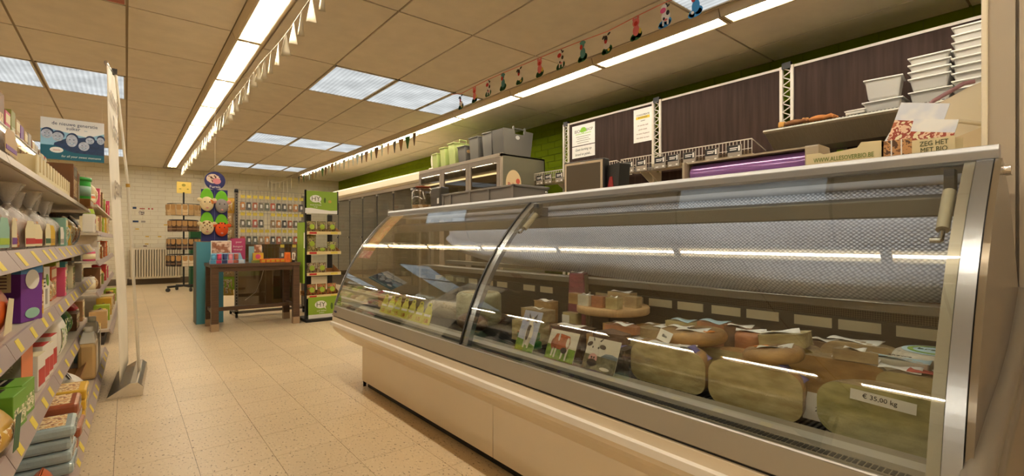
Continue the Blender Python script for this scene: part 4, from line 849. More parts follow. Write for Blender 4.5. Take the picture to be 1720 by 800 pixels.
crate('middle one of the three lime baskets', 6.36, 0.15, 0.33, M_cl, False)
crate('smallest lime basket at the far end of the cabinet', 6.60, 0.16, 0.27, M_cl, False)

# ------------------------------------------------------------------ long wall refrigerator
fr = thing('wall_refrigerator', 'long wall refrigerator with dark glass doors and white cornice', 'refrigerator', (0, 0, 0))
FX0, FX1, FY0, FY1, FT = 3.90, 4.75, 6.86, 12.1, 2.02
M_fd = mat('fridge dark', (66, 62, 56), 0.5)
part('body', MB().box(FX0 + 0.05, FX1, FY0, FY0 + 0.03, 0, FT).box(FX0 + 0.05, FX1, FY1 - 0.03, FY1, 0, FT).box(FX1 - 0.03, FX1, FY0, FY1, 0, FT).box(FX0 + 0.05, FX1, FY0, FY1, FT - 0.03, FT).box(FX0 + 0.02, FX1, FY0, FY1, 0, 0.25), M_fd, fr)
part('cornice', MB().prism([(FX0 - 0.06, FT + 0.02), (FX0 - 0.10, FT + 0.05), (FX0 - 0.08, FT + 0.16), (FX0 - 0.03, FT + 0.20), (FX1, FT + 0.20), (FX1, FT)], FY0, FY1), mat('ivory cornice', (240, 226, 198), 0.4), fr)
part('cornice_band', MB().box(FX0 - 0.04, FX0 + 0.10, FY0, FY1, FT - 0.05, FT + 0.018), mat('taupe band', (176, 164, 146), 0.4), fr)
dl = (FY1 - FY0) / 7
for z in (0.55, 0.95, 1.3, 1.65): part('shelf', MB().box(FX0 + 0.15, FX1 - 0.05, FY0 + 0.04, FY1 - 0.04, z - 0.02, z), mat('fridge shelf', (150, 142, 128), 0.4), fr)
for i in range(7):
    y0 = FY0 + i * dl
    d = part('door', MB().box(FX0, FX0 + 0.012, y0 + 0.006, y0 + 0.02, 0.26, FT - 0.055).box(FX0, FX0 + 0.012, y0 + dl - 0.02, y0 + dl - 0.006, 0.26, FT - 0.055), M_fd, fr)
    part('pane', MB().box(FX0 + 0.002, FX0 + 0.008, y0 + 0.02, y0 + dl - 0.02, 0.26, FT - 0.055), glass('dark fridge glass', (188, 184, 176), 2.0), d)
    part('knob', MB().tube([(FX0 - 0.02, y0 + 0.06, 1.12), (FX0, y0 + 0.06, 1.12)], 0.018, 10), M_chrome, d)
    part('hinge', MB().box(FX0 - 0.012, FX0 + 0.02, y0 + dl - 0.05, y0 + dl + 0.03, FT - 0.085, FT - 0.045), M_alu, d)
rng = random.Random(3)
for i in range(26):
    z = (0.95, 1.3, 1.65, 0.55)[i % 4]; y = FY0 + 0.3 + (i // 4) * 0.76 + (i % 4) * 0.05
    t = thing('dairy_pack', 'dim chilled pack behind the refrigerator doors, ' + ORD[i // 4] + ' from the near end, shelf ' + ['two', 'three', 'four', 'one'][i % 4], 'pack', (4.22, y, z), FX, 'packs in the wall refrigerator')
    w, h = rng.uniform(.08, .14), rng.uniform(.1, .2); part('carton', MB().box(-w, w, -0.06, 0.06, 0, h), mat('dairy %d' % (i % 5), [(200, 190, 170), (150, 150, 140), (170, 130, 90), (210, 200, 180), (120, 130, 120)][i % 5], 0.5), t, bevel=0.008); part('band', MB().box(-w * 0.8, w * 0.8, -0.0615, -0.06, h * .3, h * .7), mat('dairy band %d' % (i % 3), [(90, 110, 150), (180, 70, 60), (110, 140, 70)][i % 3], 0.5), t)
t = thing('wooden_paddle', 'white paddle standing upright on the end of the refrigerator top', 'paddle', (3.95, 6.98, FT + 0.201), FX); part('blade', MB().disc(0, 0.15, 0.035, 0.10, 0.008, 18, 0.016).box(-0.012, 0.012, -0.006, 0.006, 0.0, 0.07), mat('pale blade', (206, 200, 180), 0.5), t); part('foot', MB().box(-0.05, 0.05, -0.04, 0.04, 0, 0.03), M_white, t, bevel=0.008)

# ------------------------------------------------------------------ things on the counter top
TZ = 1.2625
def jar(label, x, y, r, h, fill, lid, name='storage_jar', wire=True):
    t = thing(name, label, 'jar', (x, y, TZ), 0)
    part('glass_body', MB().lathe([(r * .9, 0), (r, 0.012), (r, h * .72), (r * .8, h * .84), (r * .62, h * .88), (r * .62, h * .93)], 20, caps=False), glass('jar glass', (222, 218, 208), 2.2), t)
    part('contents', MB().lathe([(0.001, 0.004), (r * .88, 0.004), (r * .95, 0.015), (r * .95, fill[1] * h), (0.001, fill[1] * h)], 20, caps=False), fill[0], t)
    part('lid', MB().lathe([(0.001, h * .93), (r * .68, h * .93), (r * .70, h * .97), (r * .5, h), (0.001, h)], 20, caps=False), lid, t)
    if wire: part('seal_ring', MB().lathe([(r * .66, h * .905), (r * .72, h * .92), (r * .66, h * .935)], 20, caps=False), mat('orange rubber', (190, 88, 50), 0.6), t); part('wire_clip', MB().tube([(-r * .7, 0, h * .93), (-r * .95, 0, h * .8), (-r * .8, 0, h * .62)], 0.003, 6), M_chrome, t)
jar('clip-top glass jar with orange seal on the counter top', 1.80, 3.325, 0.088, 0.22, (pmat('biscuits', [(206, 170, 120), (180, 140, 90), (230, 210, 180)], 30), 0.28), M_glass2)
t = thing('dark_carton', 'dark packet with a small white label behind the glass jar', 'packet', (1.83, 3.12, TZ), FX); part('box', MB().box(-0.075, 0.075, -0.04, 0.04, 0, 0.185), mat('dark packet', (50, 44, 40), 0.35, coat=.5, bump=(40, .3, .006)), t, bevel=0.012); part('label', MB().box(0.03, 0.055, -0.0415, -0.04, 0.06, 0.10), M_paper, t)
# grey stacking crate
cr_ = thing('stacking_crate', 'low grey plastic stacking crate on the counter top', 'crate', (1.82, 2.455, TZ), 0)
M_crate = mat('grey crate plastic', (112, 106, 100), 0.45)
def wallp(n, mb): part(n, mb, M_crate, cr_, bevel=0.003)
wallp('side', MB().box(-0.13, -0.122, -0.38, 0.38, 0, 0.098)); wallp('side', MB().box(0.122, 0.13, -0.38, 0.38, 0, 0.098)); wallp('end', MB().box(-0.13, 0.13, -0.388, -0.38, 0, 0.098)); wallp('end', MB().box(-0.13, 0.13, 0.38, 0.388, 0, 0.098)); wallp('base', MB().box(-0.125, 0.125, -0.38, 0.38, 0, 0.01))
wallp('rim', MB().box(-0.138, -0.118, -0.396, 0.396, 0.09, 0.104).box(0.118, 0.138, -0.396, 0.396, 0.09, 0.104).box(-0.138, 0.138, -0.396, -0.376, 0.09, 0.104).box(-0.138, 0.138, 0.376, 0.396, 0.09, 0.104))
for y in (-0.38, -0.15, 0.05, 0.28, 0.375): part('rib', MB().box(-0.138, -0.13, y - 0.01, y + 0.01, 0.0, 0.095), M_crate, cr_)
t = thing('service_bell', 'small chrome bell and wire rest beside the screen', 'bell', (1.77, 1.89, TZ), 0); part('dome', MB().lathe([(0.032, 0.006), (0.03, 0.022), (0.018, 0.036), (0.001, 0.041)], 18, caps=False), M_chrome, t); part('base', MB().lathe([(0.001, 0), (0.037, 0), (0.037, 0.006), (0.001, 0.006)], 18, caps=False), M_black, t); part('button', MB().lathe([(0.001, 0.04), (0.006, 0.04), (0.006, 0.05), (0.001, 0.052)], 10, caps=False), M_chrome, t)
# scale screen
t = thing('scale_display', 'black-framed screen with beige bezel on the counter top', 'screen', (1.83, 1.675, TZ), FX + 0.12)
part('housing', MB().box(-0.128, 0.128, 0.0, 0.045, 0.0, 0.20), M_black, t, bevel=0.006); part('bezel', MB().box(-0.118, 0.118, -0.004, 0.0, 0.004, 0.192).mi(0), mat('beige bezel', (196, 178, 150), 0.4), t); part('screen', MB().box(-0.105, 0.105, -0.0055, -0.004, 0.022, 0.180), mat('switched-off screen', (86, 76, 62), 0.2), t); part('logo_tab', MB().box(-0.015, 0.015, -0.006, -0.004, 0.183, 0.189), M_alu, t); part('power_led', MB().box(0.085, 0.10, -0.0058, -0.0042, 0.010, 0.013), M_black, t); part('foot', MB().box(-0.08, 0.08, 0.01, 0.10, 0, 0.012), M_black, t)
t = thing('card_terminal', 'black and red payment terminal behind the screen', 'terminal', (1.88, 1.505, TZ), FX - 0.3); part('body', MB().prism([(-0.05, 0), (0.06, 0), (0.075, 0.16), (-0.035, 0.16)], -0.03, 0.03), M_black, t, bevel=0.006); part('red_panel', MB().poly([(-0.035, 0.02), (0.03, 0.02), (0.015, 0.10), (-0.005, 0.10)], -0.0305, 0.003), mat('red plastic', (150, 36, 34), 0.4), t)
# film dispenser
t = thing('film_dispenser', 'cling film dispenser with a violet roll on the counter top', 'film dispenser', (1.84, 0.845, TZ), FX)
M_dis = mat('dispenser taupe', (170, 156, 134), 0.45)
part('side_plate', MB().prism([(-0.07, 0), (0.06, 0), (0.06, 0.05), (0.03, 0.105), (-0.07, 0.105)], -0.232, -0.222, 'x'), M_dis, t, bevel=0.003); part('side_plate', MB().prism([(-0.07, 0), (0.06, 0), (0.06, 0.05), (0.03, 0.105), (-0.07, 0.105)], 0.222, 0.262, 'x'), M_dis, t, bevel=0.006)
part('film_roll', MB().tube([(-0.215, 0, 0.058), (0.215, 0, 0.058)], 0.042, 24), mat('violet film', (150, 104, 176), 0.15, 0.2, coat=1, noise=(6, .3, (1, 40, 40))), t); part('cover', MB().box(-0.222, 0.222, -0.05, 0.05, 0.100, 0.106), M_dis, t); part('base', MB().box(-0.23, 0.23, -0.07, 0.06, 0, 0.012), M_dis, t)
# brochure box
t = thing('brochure_box', 'cream cardboard brochure box with printed web address and photo strip', 'brochure box', (1.79, 0.435, TZ), FX)
M_bbx = mat('natural card', (222, 206, 162), 0.6)
part('front_wall', MB().prism([(-0.17, 0), (0.03, 0), (0.03, 0.082), (-0.02, 0.085), (-0.03, 0.07), (-0.12, 0.062), (-0.13, 0.068), (-0.17, 0.068)], -0.062, -0.060), M_bbx, t); part('photo_side', MB().box(0.03, 0.035, -0.062, 0.06, 0, 0.08).box(0.03, 0.10, -0.062, -0.060, 0, 0.078), pmat('nut photo', [(120, 80, 44), (190, 140, 90), (84, 54, 30)], 60), t); part('front_flap', MB().box(0.10, 0.19, -0.062, -0.060, 0, 0.07), M_bbx, t); part('back_wall', MB().box(-0.17, 0.19, 0.058, 0.06, 0, 0.08), M_bbx, t); part('base', MB().box(-0.17, 0.19, -0.06, 0.058, 0, 0.003), M_bbx, t)
M_olv = mat('olive ink', (104, 128, 44), 0.6)
text('WWW.ALLESOVERBIO.BE', 0.0195, M_olv, t, (-0.068, -0.0626, 0.044), (R(90), R(0), 0), wx=0.72); text('ZEG HET', 0.019, mat('dark olive ink', (60, 70, 30), 0.6), t, (0.147, -0.0626, 0.056), wx=0.8); text('MET BIO', 0.019, mat('dark olive ink'), t, (0.147, -0.0626, 0.038), wx=0.8)
for v in (0.052, 0.075): part('white_divider', MB().box(v, v + 0.003, -0.0628, -0.0605, 0, 0.078), M_paper, t)
def brochure(label, x, y, rot, w, h, seed):
    t = thing('brochure', label, 'brochure', (x, y, TZ + 0.006), rot=rot, group='brochures in the cardboard box')
    part('booklet', MB().box(-w / 2, w / 2, -0.0015, 0.0015, 0, h), M_paper, t); part('sky_print', MB().box(-w / 2, w / 2, -0.0025, -0.0015, h * .72, h), pmat('sky print', [(226, 234, 240), (240, 240, 238), (214, 220, 232)], 12, smooth=True), t); part('food_print', MB().box(-w / 2, w / 2, -0.0025, -0.0015, 0.02, h * .72), pmat('food print', [(176, 96, 60), (232, 200, 170), (150, 60, 40), (236, 226, 190)], 45), t); part('green_corner', MB().poly([(0.0, 0.0), (w / 2, 0.0), (w / 2, 0.04)], -0.0026, 0.0008), mat('leaf green ink'), t)
brochure('tall leaning brochure with a food picture in the cardboard box', 1.805, 0.375, (R(-12), R(14), FX), 0.115, 0.20, 1)
brochure('second brochure leaning in front with a green corner', 1.79, 0.325, (R(-10), R(12), FX), 0.10, 0.135, 2)
brochure('pale blank brochure behind the tall one', 1.825, 0.415, (R(-12), R(24), FX), 0.09, 0.11, 3)
# cream slicer
t = thing('meat_slicer', 'cream enamelled slicing machine behind the counter end', 'slicer', (2.42, 0.42, 0.886), FX)
M_sl = mat('slicer ivory', (232, 220, 192), 0.32)
part('base', MB().box(-0.12, 0.15, -0.16, 0.24, 0.0, 0.16), M_sl, t, bevel=0.03); part('motor_housing', MB().prism([(-0.06, 0.16), (0.17, 0.16), (0.17, 0.755), (0.11, 0.735), (0.02, 0.69), (-0.03, 0.63), (-0.06, 0.50)], 0.02, 0.20), M_sl, t, bevel=0.02)
part('lower_cover', MB().prism([(-0.03, 0.16), (0.16, 0.16), (0.16, 0.56), (0.08, 0.53), (-0.03, 0.46)], -0.10, 0.02), mat('slicer cream', (222, 200, 158), 0.35), t, bevel=0.015)
part('guard_ring', MB().lathe([(0.055, 0), (0.07, 0.006), (0.07, 0.02), (0.055, 0.026)], 24, caps=False), M_white, t, (-0.02, -0.115, 0.43), (R(90), 0, 0)); part('knob', MB().lathe([(0.001, 0), (0.03, 0), (0.03, 0.02), (0.001, 0.026)], 20, caps=False), M_sl, t, (-0.02, -0.10, 0.43), (R(90), 0, 0))
part('handle_rail', MB().tube([(-0.07, -0.03, 0.60), (0.0, -0.05, 0.605), (0.10, -0.05, 0.60), (0.15, -0.02, 0.585)], 0.008, 8), M_sl, t); part('cord', MB().tube([(-0.055, 0.01, 0.56), (-0.045, 0.01, 0.64), (0.015, 0.01, 0.705), (0.10, 0.01, 0.75), (0.13, 0.015, 0.752)], 0.008, 8), mat('mauve cord', (150, 112, 122), 0.6), t)
# ------------------------------------------------------------------ left shelving units (turned 0.7 degrees)
GA = -0.0122
def gw(x, y): return (x * math.cos(GA) - y * math.sin(GA), x * math.sin(GA) + y * math.cos(GA))
M_shf = mat('grey shelf', (196, 184, 166), 0.45); M_rail = mat('mauve price rail', (166, 150, 146), 0.4); M_bkp = mat('dark shelf back', (74, 64, 56), 0.7)
def gondola(label, ya, yb, levels, front, basefront, top, seams, back=-0.82):
    t = thing('store_shelving', label, 'shelving', (0, 0, 0), GA, 'grey store shelving units')
    part('back_panel', MB().box(back - 0.02, back, ya, yb, 0, top), M_bkp, t)
    for y in seams: part('upright', MB().box(back - 0.03, back + 0.03, y - 0.015, y + 0.015, 0, top + 0.01), M_shf, t)
    for li, z in enumerate(levels):
        f = basefront if li == 0 else front
        for a, b in zip(seams, seams[1:]):
            s_ = part('shelf', MB().box(back + 0.005, f - 0.012, a + 0.004, b - 0.004, z - 0.025, z), M_shf, t)
            tilt = 0.018 if li < len(levels) - 1 else 0.006
            h = 0.048 if li < len(levels) - 1 else 0.026
            p = [(f - 0.012, z + 0.004), (f - 0.004, z + 0.004), (f + tilt, z - h), (f + tilt - 0.006, z - h), (f - 0.014, z - 0.02)]
            if li == len(levels) - 2: p = [(f - 0.012, z + 0.002), (f - 0.004, z + 0.004), (f + 0.03, z - 0.055), (f + 0.024, z - 0.058), (f - 0.014, z - 0.02)]
            part('price_rail', MB().prism(p, a + 0.003, b - 0.003), M_rail if li < len(levels) - 1 else M_shf, s_)
            if li < len(levels) - 1 and ya < 5:
                n = 4; dx0, dz0, dx1, dz1 = p[1][0], p[1][1], p[2][0], p[2][1]
                for k in range(n):
                    y = a + 0.10 + (b - a - 0.1) * k / n + (0.03 * ((k * 7 + li * 3) % 3)); u0, u1 = 0.14, 0.86
                    q = MB().add([(dx0 + (dx1 - dx0) * u + 0.0012, yy, dz0 + (dz1 - dz0) * u) for u in (u0, u1) for yy in (y, y + 0.06)] + [(dx0 + (dx1 - dx0) * u + 0.0002, yy, dz0 + (dz1 - dz0) * u) for u in (u0, u1) for yy in (y, y + 0.06)], [(0, 1, 3, 2), (4, 6, 7, 5), (0, 4, 5, 1), (2, 3, 7, 6), (0, 2, 6, 4), (1, 5, 7, 3)])
                    part('price_ticket', q, M_tagy, s_)
    part('plinth', MB().box(back, basefront - 0.05, ya, yb, 0, 0.085), mat('plinth', (58, 52, 48), 0.6), t)
    return t
LV = [0.135, 0.405, 0.735, 1.015, 1.305]
gondola('near store shelving unit full of groceries along the left', 1.0, 5.36, LV, -0.30, -0.20, 1.42, [1.0, 2.05, 3.12, 4.24, 5.36])
LV2 = [0.15, 0.53, 0.84, 1.145, 1.41]
gondola('far store shelving unit partly hidden by the roll-up banner', 6.3, 10.4, LV2, -0.30, -0.20, 1.5, [6.3, 7.3, 8.3, 9.4, 10.4])

# product builders: origin at the base centre, front looks along -y, width along x
GRP = 'groceries on the near left shelving'
def place(name, label, cat, x, y, z, rz=0.0, tilt=(0, 0), group=GRP):
    wx, wy = gw(x, y)
    return thing(name, label, cat, (wx, wy, z + 0.0015), rot=(tilt[0], tilt[1], math.pi / 2 + GA + rz), group=group)
def carton(t, w, d, h, m, art=None, art2=None, panel=None, side=None):
    part('box', MB().box(-w / 2, w / 2, -d / 2, d / 2, 0, h), m, t, bevel=0.0025)
    if art: part('front_print', MB().box(-w * .42, w * .42, -d / 2 - 0.0009, -d / 2, h * .12, h * .6), art, t)
    if art2: part('title_band', MB().box(-w * .45, w * .45, -d / 2 - 0.0012, -d / 2, h * .68, h * .92), art2, t)
    if side: part('side_print', MB().box(-w / 2 - 0.0009, -w / 2, -d * .38, d * .38, h * .5, h * .88), side, t)
def pouch(t, w, d, h, m, art=None, n=10, name='bag'):
    def f(u, v):
        a = 2 * math.pi * u; k = math.sin(math.pi * min(1, v * 1.04) * 0.94 + 0.1) ** 0.5 if v < 0.97 else 0.12
        rx = w / 2 * (0.94 + 0.06 * math.cos(6 * v)); ry = d / 2 * k
        c, s_ = math.cos(a), math.sin(a)
        sg = lambda q, e: math.copysign(abs(q) ** e, q)
        return (rx * sg(c, 0.7), ry * sg(s_, 0.8), h * v)
    o = part(name, MB().grid(f, 20, n).add([(w / 2 * 0.99 * math.copysign(abs(math.cos(2 * math.pi * i / 20)) ** .7, math.cos(2 * math.pi * i / 20)), d / 2 * .3 * math.sin(2 * math.pi * i / 20), 0.0005) for i in range(20)], [tuple(range(20))]), m, t)
    part('crimp', MB().box(-w * .48, w * .48, -0.002, 0.002, h * .96, h * 1.03), m, t)
    if art: part('front_print', MB().grid(lambda u, v: ((u - .5) * w * .7, -d / 2 * math.sin(math.pi * (0.15 + 0.55 * v) * .94 + .1) ** .5 * (1 - abs(u - .5) * .35) - 0.0015, h * (0.15 + 0.55 * v)), 6, 6), art, t).modifiers.new('t', 'SOLIDIFY').thickness = 0.001
def cello(t, w, d, h, fill, art, tie, flare=1.0):
    """clear bag of biscuits: filled body, paper label, tied and flared top"""
    hb = h * .56
    part('biscuits', MB().frus((-w * .42, w * .42, -d * .40, d * .40), (-w * .38, w * .38, -d * .34, d * .34), 0.004, hb * .86), fill, t, bevel=0.012)
    part('clear_bag', MB().lathe([(w * .44, 0.0), (w * .52, 0.02), (w * .52, hb * .7), (w * .40, hb * .95), (w * .12, hb * 1.18), (w * .07, hb * 1.24), (w * .13, hb * 1.34), (w * .30 * flare, h * .93), (w * .38 * flare, h)], 14, sy=d / w, caps=False), film('cello film', (236, 232, 224), .42, .1, (45, .8)), t)
    part('tie', MB().lathe([(w * .075, hb * 1.22), (w * .085, hb * 1.24), (w * .075, hb * 1.26)], 10, sy=d / w, caps=False), tie, t)
    part('label', MB().poly([(-w * .36, 0.01), (w * .36, 0.01), (w * .38, hb * .55), (w * .2, hb * .78), (-w * .2, hb * .78), (-w * .38, hb * .55)], -d * .53, 0.001), art[0], t)
    part('label_band', MB().box(-w * .34, w * .34, -d * .53 - 0.0022, -d * .53 - 0.001, 0.02, hb * .3), art[1], t)
def jarp(t, r, h, m, lid, lab=None, neck=.8):
    part('jar', MB().lathe([(0.001, 0), (r * .95, 0), (r, 0.006), (r, h * .72), (r * neck, h * .82), (r * neck, h * .85), (0.001, h * .85)], 16, caps=False), m, t)
    part('lid', MB().lathe([(0.001, h * .84), (r * neck * 1.08, h * .84), (r * neck * 1.08, h), (0.001, h)], 16, caps=False), lid, t)
    if lab: part('label', MB().lathe([(r * 1.01, h * .15), (r * 1.01, h * .6)], 16, caps=False), lab, t).modifiers.new('t', 'SOLIDIFY').thickness = 0.0006
K = lambda n, c=(0, 0, 0), r=.45, **k: mat(n, c, r, **k)
P_ = {'purple': K('purple card', (112, 52, 142)), 'bluec': K('sky blue card', (84, 140, 190)), 'cream': K('cream card', (232, 218, 176)), 'orange': K('orange foil', (216, 98, 36), .3, coat=.6), 'gold': K('gold foil', (206, 160, 60), .3, coat=.5), 'tea': K('tea green card', (104, 156, 48)), 'yellow': K('mustard pack', (222, 180, 56), .4), 'rust': K('rust wrapper', (162, 84, 50), .3, coat=.6, bump=(50, .4, .006)), 'ice': K('pale blue wrapper', (164, 182, 186), .25, coat=.7, bump=(50, .4, .006)), 'dkgreen': K('dark green card', (44, 92, 58)), 'mint': K('mint card', (146, 190, 170)), 'red': K('red card', (186, 44, 44)), 'white': K('white card', (232, 226, 212)), 'grey': K('grey print card', (160, 152, 142)), 'pink': K('pink card', (208, 84, 120)), 'brown': K('brown card', (120, 80, 48)), 'black': K('black bag', (40, 36, 34), .35, coat=.5, bump=(40, .4, .006)), 'amber': K('amber glass', (150, 84, 34), .2, coat=.6), 'tealc': K('teal card', (70, 140, 150)), 'olive': K('olive card', (130, 134, 60)), 'tan': K('tan card', (190, 156, 106)), 'lime': K('lime card', (170, 196, 60)), 'clearbag': K('pasta bag', (196, 170, 120), .3, coat=.6, bump=(40, .4, .006))}
A_food = pmat('food artwork', [(206, 150, 80), (236, 216, 170), (150, 90, 50)], 40); A_herb = pmat('herb artwork', [(120, 150, 70), (230, 224, 196), (70, 104, 50)], 40); A_txt = pmat('text block', [(226, 218, 200), (120, 110, 104), (226, 218, 200)], 90, stretch=(1, 1, 6)); A_mix = pmat('mixed artwork', [(206, 70, 60), (236, 220, 180), (90, 120, 60), (220, 160, 60)], 36)
F_bis = pmat('biscuit fill', [(196, 150, 92), (150, 104, 58), (222, 186, 130)], 45); F_red = pmat('red biscuit fill', [(170, 60, 44), (206, 150, 100), (120, 44, 36)], 45)

# ---- top shelf
z = LV[4]
t = place('gift_bag', 'large clear gift bag with purple ribbon at the near end of the top shelf', 'gift bag', -0.375, 2.14, z); cello(t, 0.24, 0.13, 0.20, F_bis, (P_['tan'], P_['purple']), P_['purple'])
t = place('display_tray', 'cream cardboard display tray with a row of cut-out windows on the top shelf', 'display tray', -0.36, 3.42, z)
part('tray', MB().box(-0.60, 0.60, -0.035, 0.035, 0, 0.01).box(-0.60, -0.594, -0.035, 0.035, 0, 0.105).box(0.594, 0.60, -0.035, 0.035, 0, 0.105).box(-0.6, 0.6, 0.030, 0.035, 0, 0.11), P_['cream'], t)
for i in range(13):
    x = -0.6 + i * 0.1; part('front_post', MB().box(x - 0.028, x + 0.028, -0.037, -0.032, 0.0, 0.105), P_['cream'], t)
part('front_rail', MB().box(-0.6, 0.6, -0.038, -0.031, 0.0, 0.035), P_['cream'], t)
for i in range(12):
    x = -0.55 + i * 0.1
    q = place('sachet', 'slim food sachet in the cream display tray, ' + ORD[i] + ' from the near end', 'sachet', -0.36, 3.42 + x, z + 0.011, group='sachets in the cream display tray'); pouch(q, 0.07, 0.026, 0.10, [P_['tan'], P_['gold'], P_['brown'], P_['olive']][i % 4], A_food)
t = place('dark_carton', 'dark brown patterned carton after the cream tray on the top shelf', 'carton', -0.38, 4.22, z); carton(t, 0.24, 0.14, 0.23, P_['brown'], A_food, P_['black'])
t = place('dark_carton', 'narrow cream carton beside the dark brown one on the top shelf', 'carton', -0.37, 4.46, z); carton(t, 0.12, 0.12, 0.22, P_['tan'], A_txt, P_['brown'])
t = place('round_tin', 'bright green round tin near the far end of the top shelf', 'tin', -0.36, 4.98, z + 0.06); jarp(t, 0.085, 0.17, K('bright green tin', (60, 190, 70), .35), K('bright green lid', (44, 160, 56), .35), P_['mint'], .98)
t = place('kraft_tray', 'low brown card tray under the green tin', 'tray', -0.37, 4.98, z); part('tray', MB().box(-0.17, 0.17, -0.10, 0.10, 0, 0.058), M_kraft, t, bevel=.003); part('front_print', MB().box(-0.15, 0.15, -0.1012, -0.10, 0.01, 0.045), A_txt, t)
# raised rack of spice packets
rk = place('spice_rack', 'sloping clear-fronted rack of spice packets raised above the top shelf', 'rack', -0.50, 4.05, z)
part('riser', MB().box(-1.35, 1.25, -0.02, 0.16, 0, 0.185), M_shf, rk); part('front_guard', MB().box(-1.35, 1.25, -0.028, -0.024, 0.16, 0.265), glass('rack guard', (236, 232, 224), .5), rk); part('guard_rod', MB().tube([(-1.35, -0.026, 0.27), (1.25, -0.026, 0.27)], 0.006, 6), M_alu, rk)
sp = [('brown', .42, .24), ('pink', .11, .18), ('olive', .10, .21), ('tan', .10, .19), ('purple', .09, .18), ('tan', .09, .17), ('grey', .10, .18), ('rust', .10, .16), ('white', .10, .15), ('brown', .10, .13), ('cream', .1, .13), ('red', .09, .13), ('tan', .1, .12), ('olive', .1, .12), ('brown', .1, .12), ('cream', .1, .12), ('tan', .1, .12)]
y = 2.82
for i, (c, w, h) in enumerate(sp):
    q = place('spice_packet', c.replace('dkgreen', 'green') + ' packet in the sloping spice rack, ' + ORD[i] + ' from the near end', 'packet', -0.51, y + w / 2, z + 0.186, group='packets in the spice rack'); carton(q, w, 0.05, h, P_[c], [A_food, A_mix, A_herb][i % 3], P_['cream'] if i % 2 else None); y += w + 0.025
# ---- second shelf: tied biscuit bags
z = LV[3]
labs = [('near green-labelled', P_['mint'], P_['lime']), ('cream and purple labelled', P_['cream'], P_['purple']), ('red-banded cream labelled', P_['cream'], P_['red']), ('second red-banded cream labelled', P_['cream'], P_['red']), ('cream labelled with green band', P_['cream'], P_['dkgreen']), ('yellow labelled', P_['yellow'], P_['gold']), ('dark green labelled', P_['dkgreen'], P_['dkgreen']), ('pale grey labelled', P_['white'], P_['grey'])]
y = 2.06
for i, (l, a, b) in enumerate(labs):
    w = [.17, .19, .21, .19, .18, .16, .17, .17][i]; h = [.24, .255, .25, .235, .255, .25, .24, .25][i]
    t = place('biscuit_bag', l + ' clear biscuit bag, ' + ORD[i] + ' bag on the second shelf', 'biscuit bag', -0.385 - .01 * (i % 2), y + w / 2, z, rz=random.uniform(-.15, .15)); cello(t, w, 0.12, h, F_red if i in (2, 3) else F_bis, (a, b), M_white, 1.1 if i in (0, 2, 4) else .7); y += w + 0.045
items = [('carton', 'mint carton', 'mint', .10, .17), ('pouch', 'pale mint bag', 'mint', .10, .16), ('carton', 'mustard yellow carton', 'yellow', .10, .13), ('pouch', 'clear brown biscuit bag', 'clearbag', .20, .19), ('pouch', 'rust brown bag', 'rust', .16, .18), ('pouch', 'black bag', 'black', .2, .21)]
y = 3.92
for i, (k, l, c, w, h) in enumerate(items):
    t = place('grocery_' + ('box' if k == 'carton' else 'bag'), l + ' near the far end of the second shelf', 'box' if k == 'carton' else 'bag', -0.38, y + w / 2, z)
    (carton(t, w, .1, h, P_[c], A_herb, P_['cream']) if k == 'carton' else pouch(t, w, .11, h, P_[c], A_food)); y += w + .03
for i in range(7):
    t = place('dark_bag', 'dark bag standing at the back of the second shelf, ' + ORD[i] + ' from the near end', 'bag', -0.60, 2.3 + i * .42, z); pouch(t, .26, .14, .20 + .02 * (i % 2), P_['black'], None)
# ---- third shelf
z = LV[2]
t = place('snack_bag', 'shiny orange snack bag with cream corner at the near end of the third shelf', 'snack bag', -0.37, 2.20, z, tilt=(0, 0)); pouch(t, 0.26, 0.10, 0.16, P_['orange'], None); part('corner_print', MB().poly([(-0.10, 0.02), (0.02, 0.02), (0.06, 0.12), (-0.02, 0.13)], -0.053, 0.001), P_['cream'], t)
t = place('cereal_box', 'purple cereal box with blue top on the third shelf', 'cereal box', -0.43, 2.66, z, rz=-0.35); w, d, h = .13, .24, .225
part('box', MB().box(-w / 2, w / 2, -d / 2, d / 2, 0, h), P_['purple'], t, bevel=.002); part('blue_top', MB().box(-w / 2 - .0008, w / 2 + .0008, -d / 2 - .0008, d / 2 + .0008, h * .82, h + .0008), P_['bluec'], t); part('text_panel', MB().box(-w / 2 - .002, -w / 2 - .0009, -d * .38, d * .16, h * .52, h * .94), P_['cream'], t)
for i in range(6): part('text_line', MB().box(-w / 2 - .003, -w / 2 - .002, -d * .33, d * .11, h * (.58 + .055 * i), h * (.60 + .055 * i)), K('brown text', (110, 84, 90)), t)
part('oval_logo', MB().disc(0, h * .72, w * .32, h * .17, -d / 2 - .0009, 20, .001), P_['white'], t); part('white_splash', MB().disc(0, h * .14, w * .34, h * .09, -d / 2 - .0009, 16, .001), P_['mint'], t)
t = place('cereal_box', 'mustard cereal box tucked behind the purple one', 'cereal box', -0.43, 2.835, z, rz=-0.35); carton(t, .085, .23, .215, P_['yellow'], A_food, P_['brown'])
t = place('grocery_box', 'white carton with green leaf and dark stripes on the third shelf', 'box', -0.395, 3.05, z, rz=-0.1); carton(t, .15, .14, .19, P_['white'], None, None); part('leaf', MB().disc(.03, .13, .018, .03, -.0709, 12, .001, rot=.4), P_['tea'], t); part('stripe', MB().box(-.05, .0, -.0712, -.07, .135, .141).box(-.05, .0, -.0712, -.07, .118, .124).box(-.05, .0, -.0712, -.07, .101, .107), M_ink, t); part('side_text', MB().box(.0, .03, -.0712, -.07, .02, .09), P_['grey'], t)
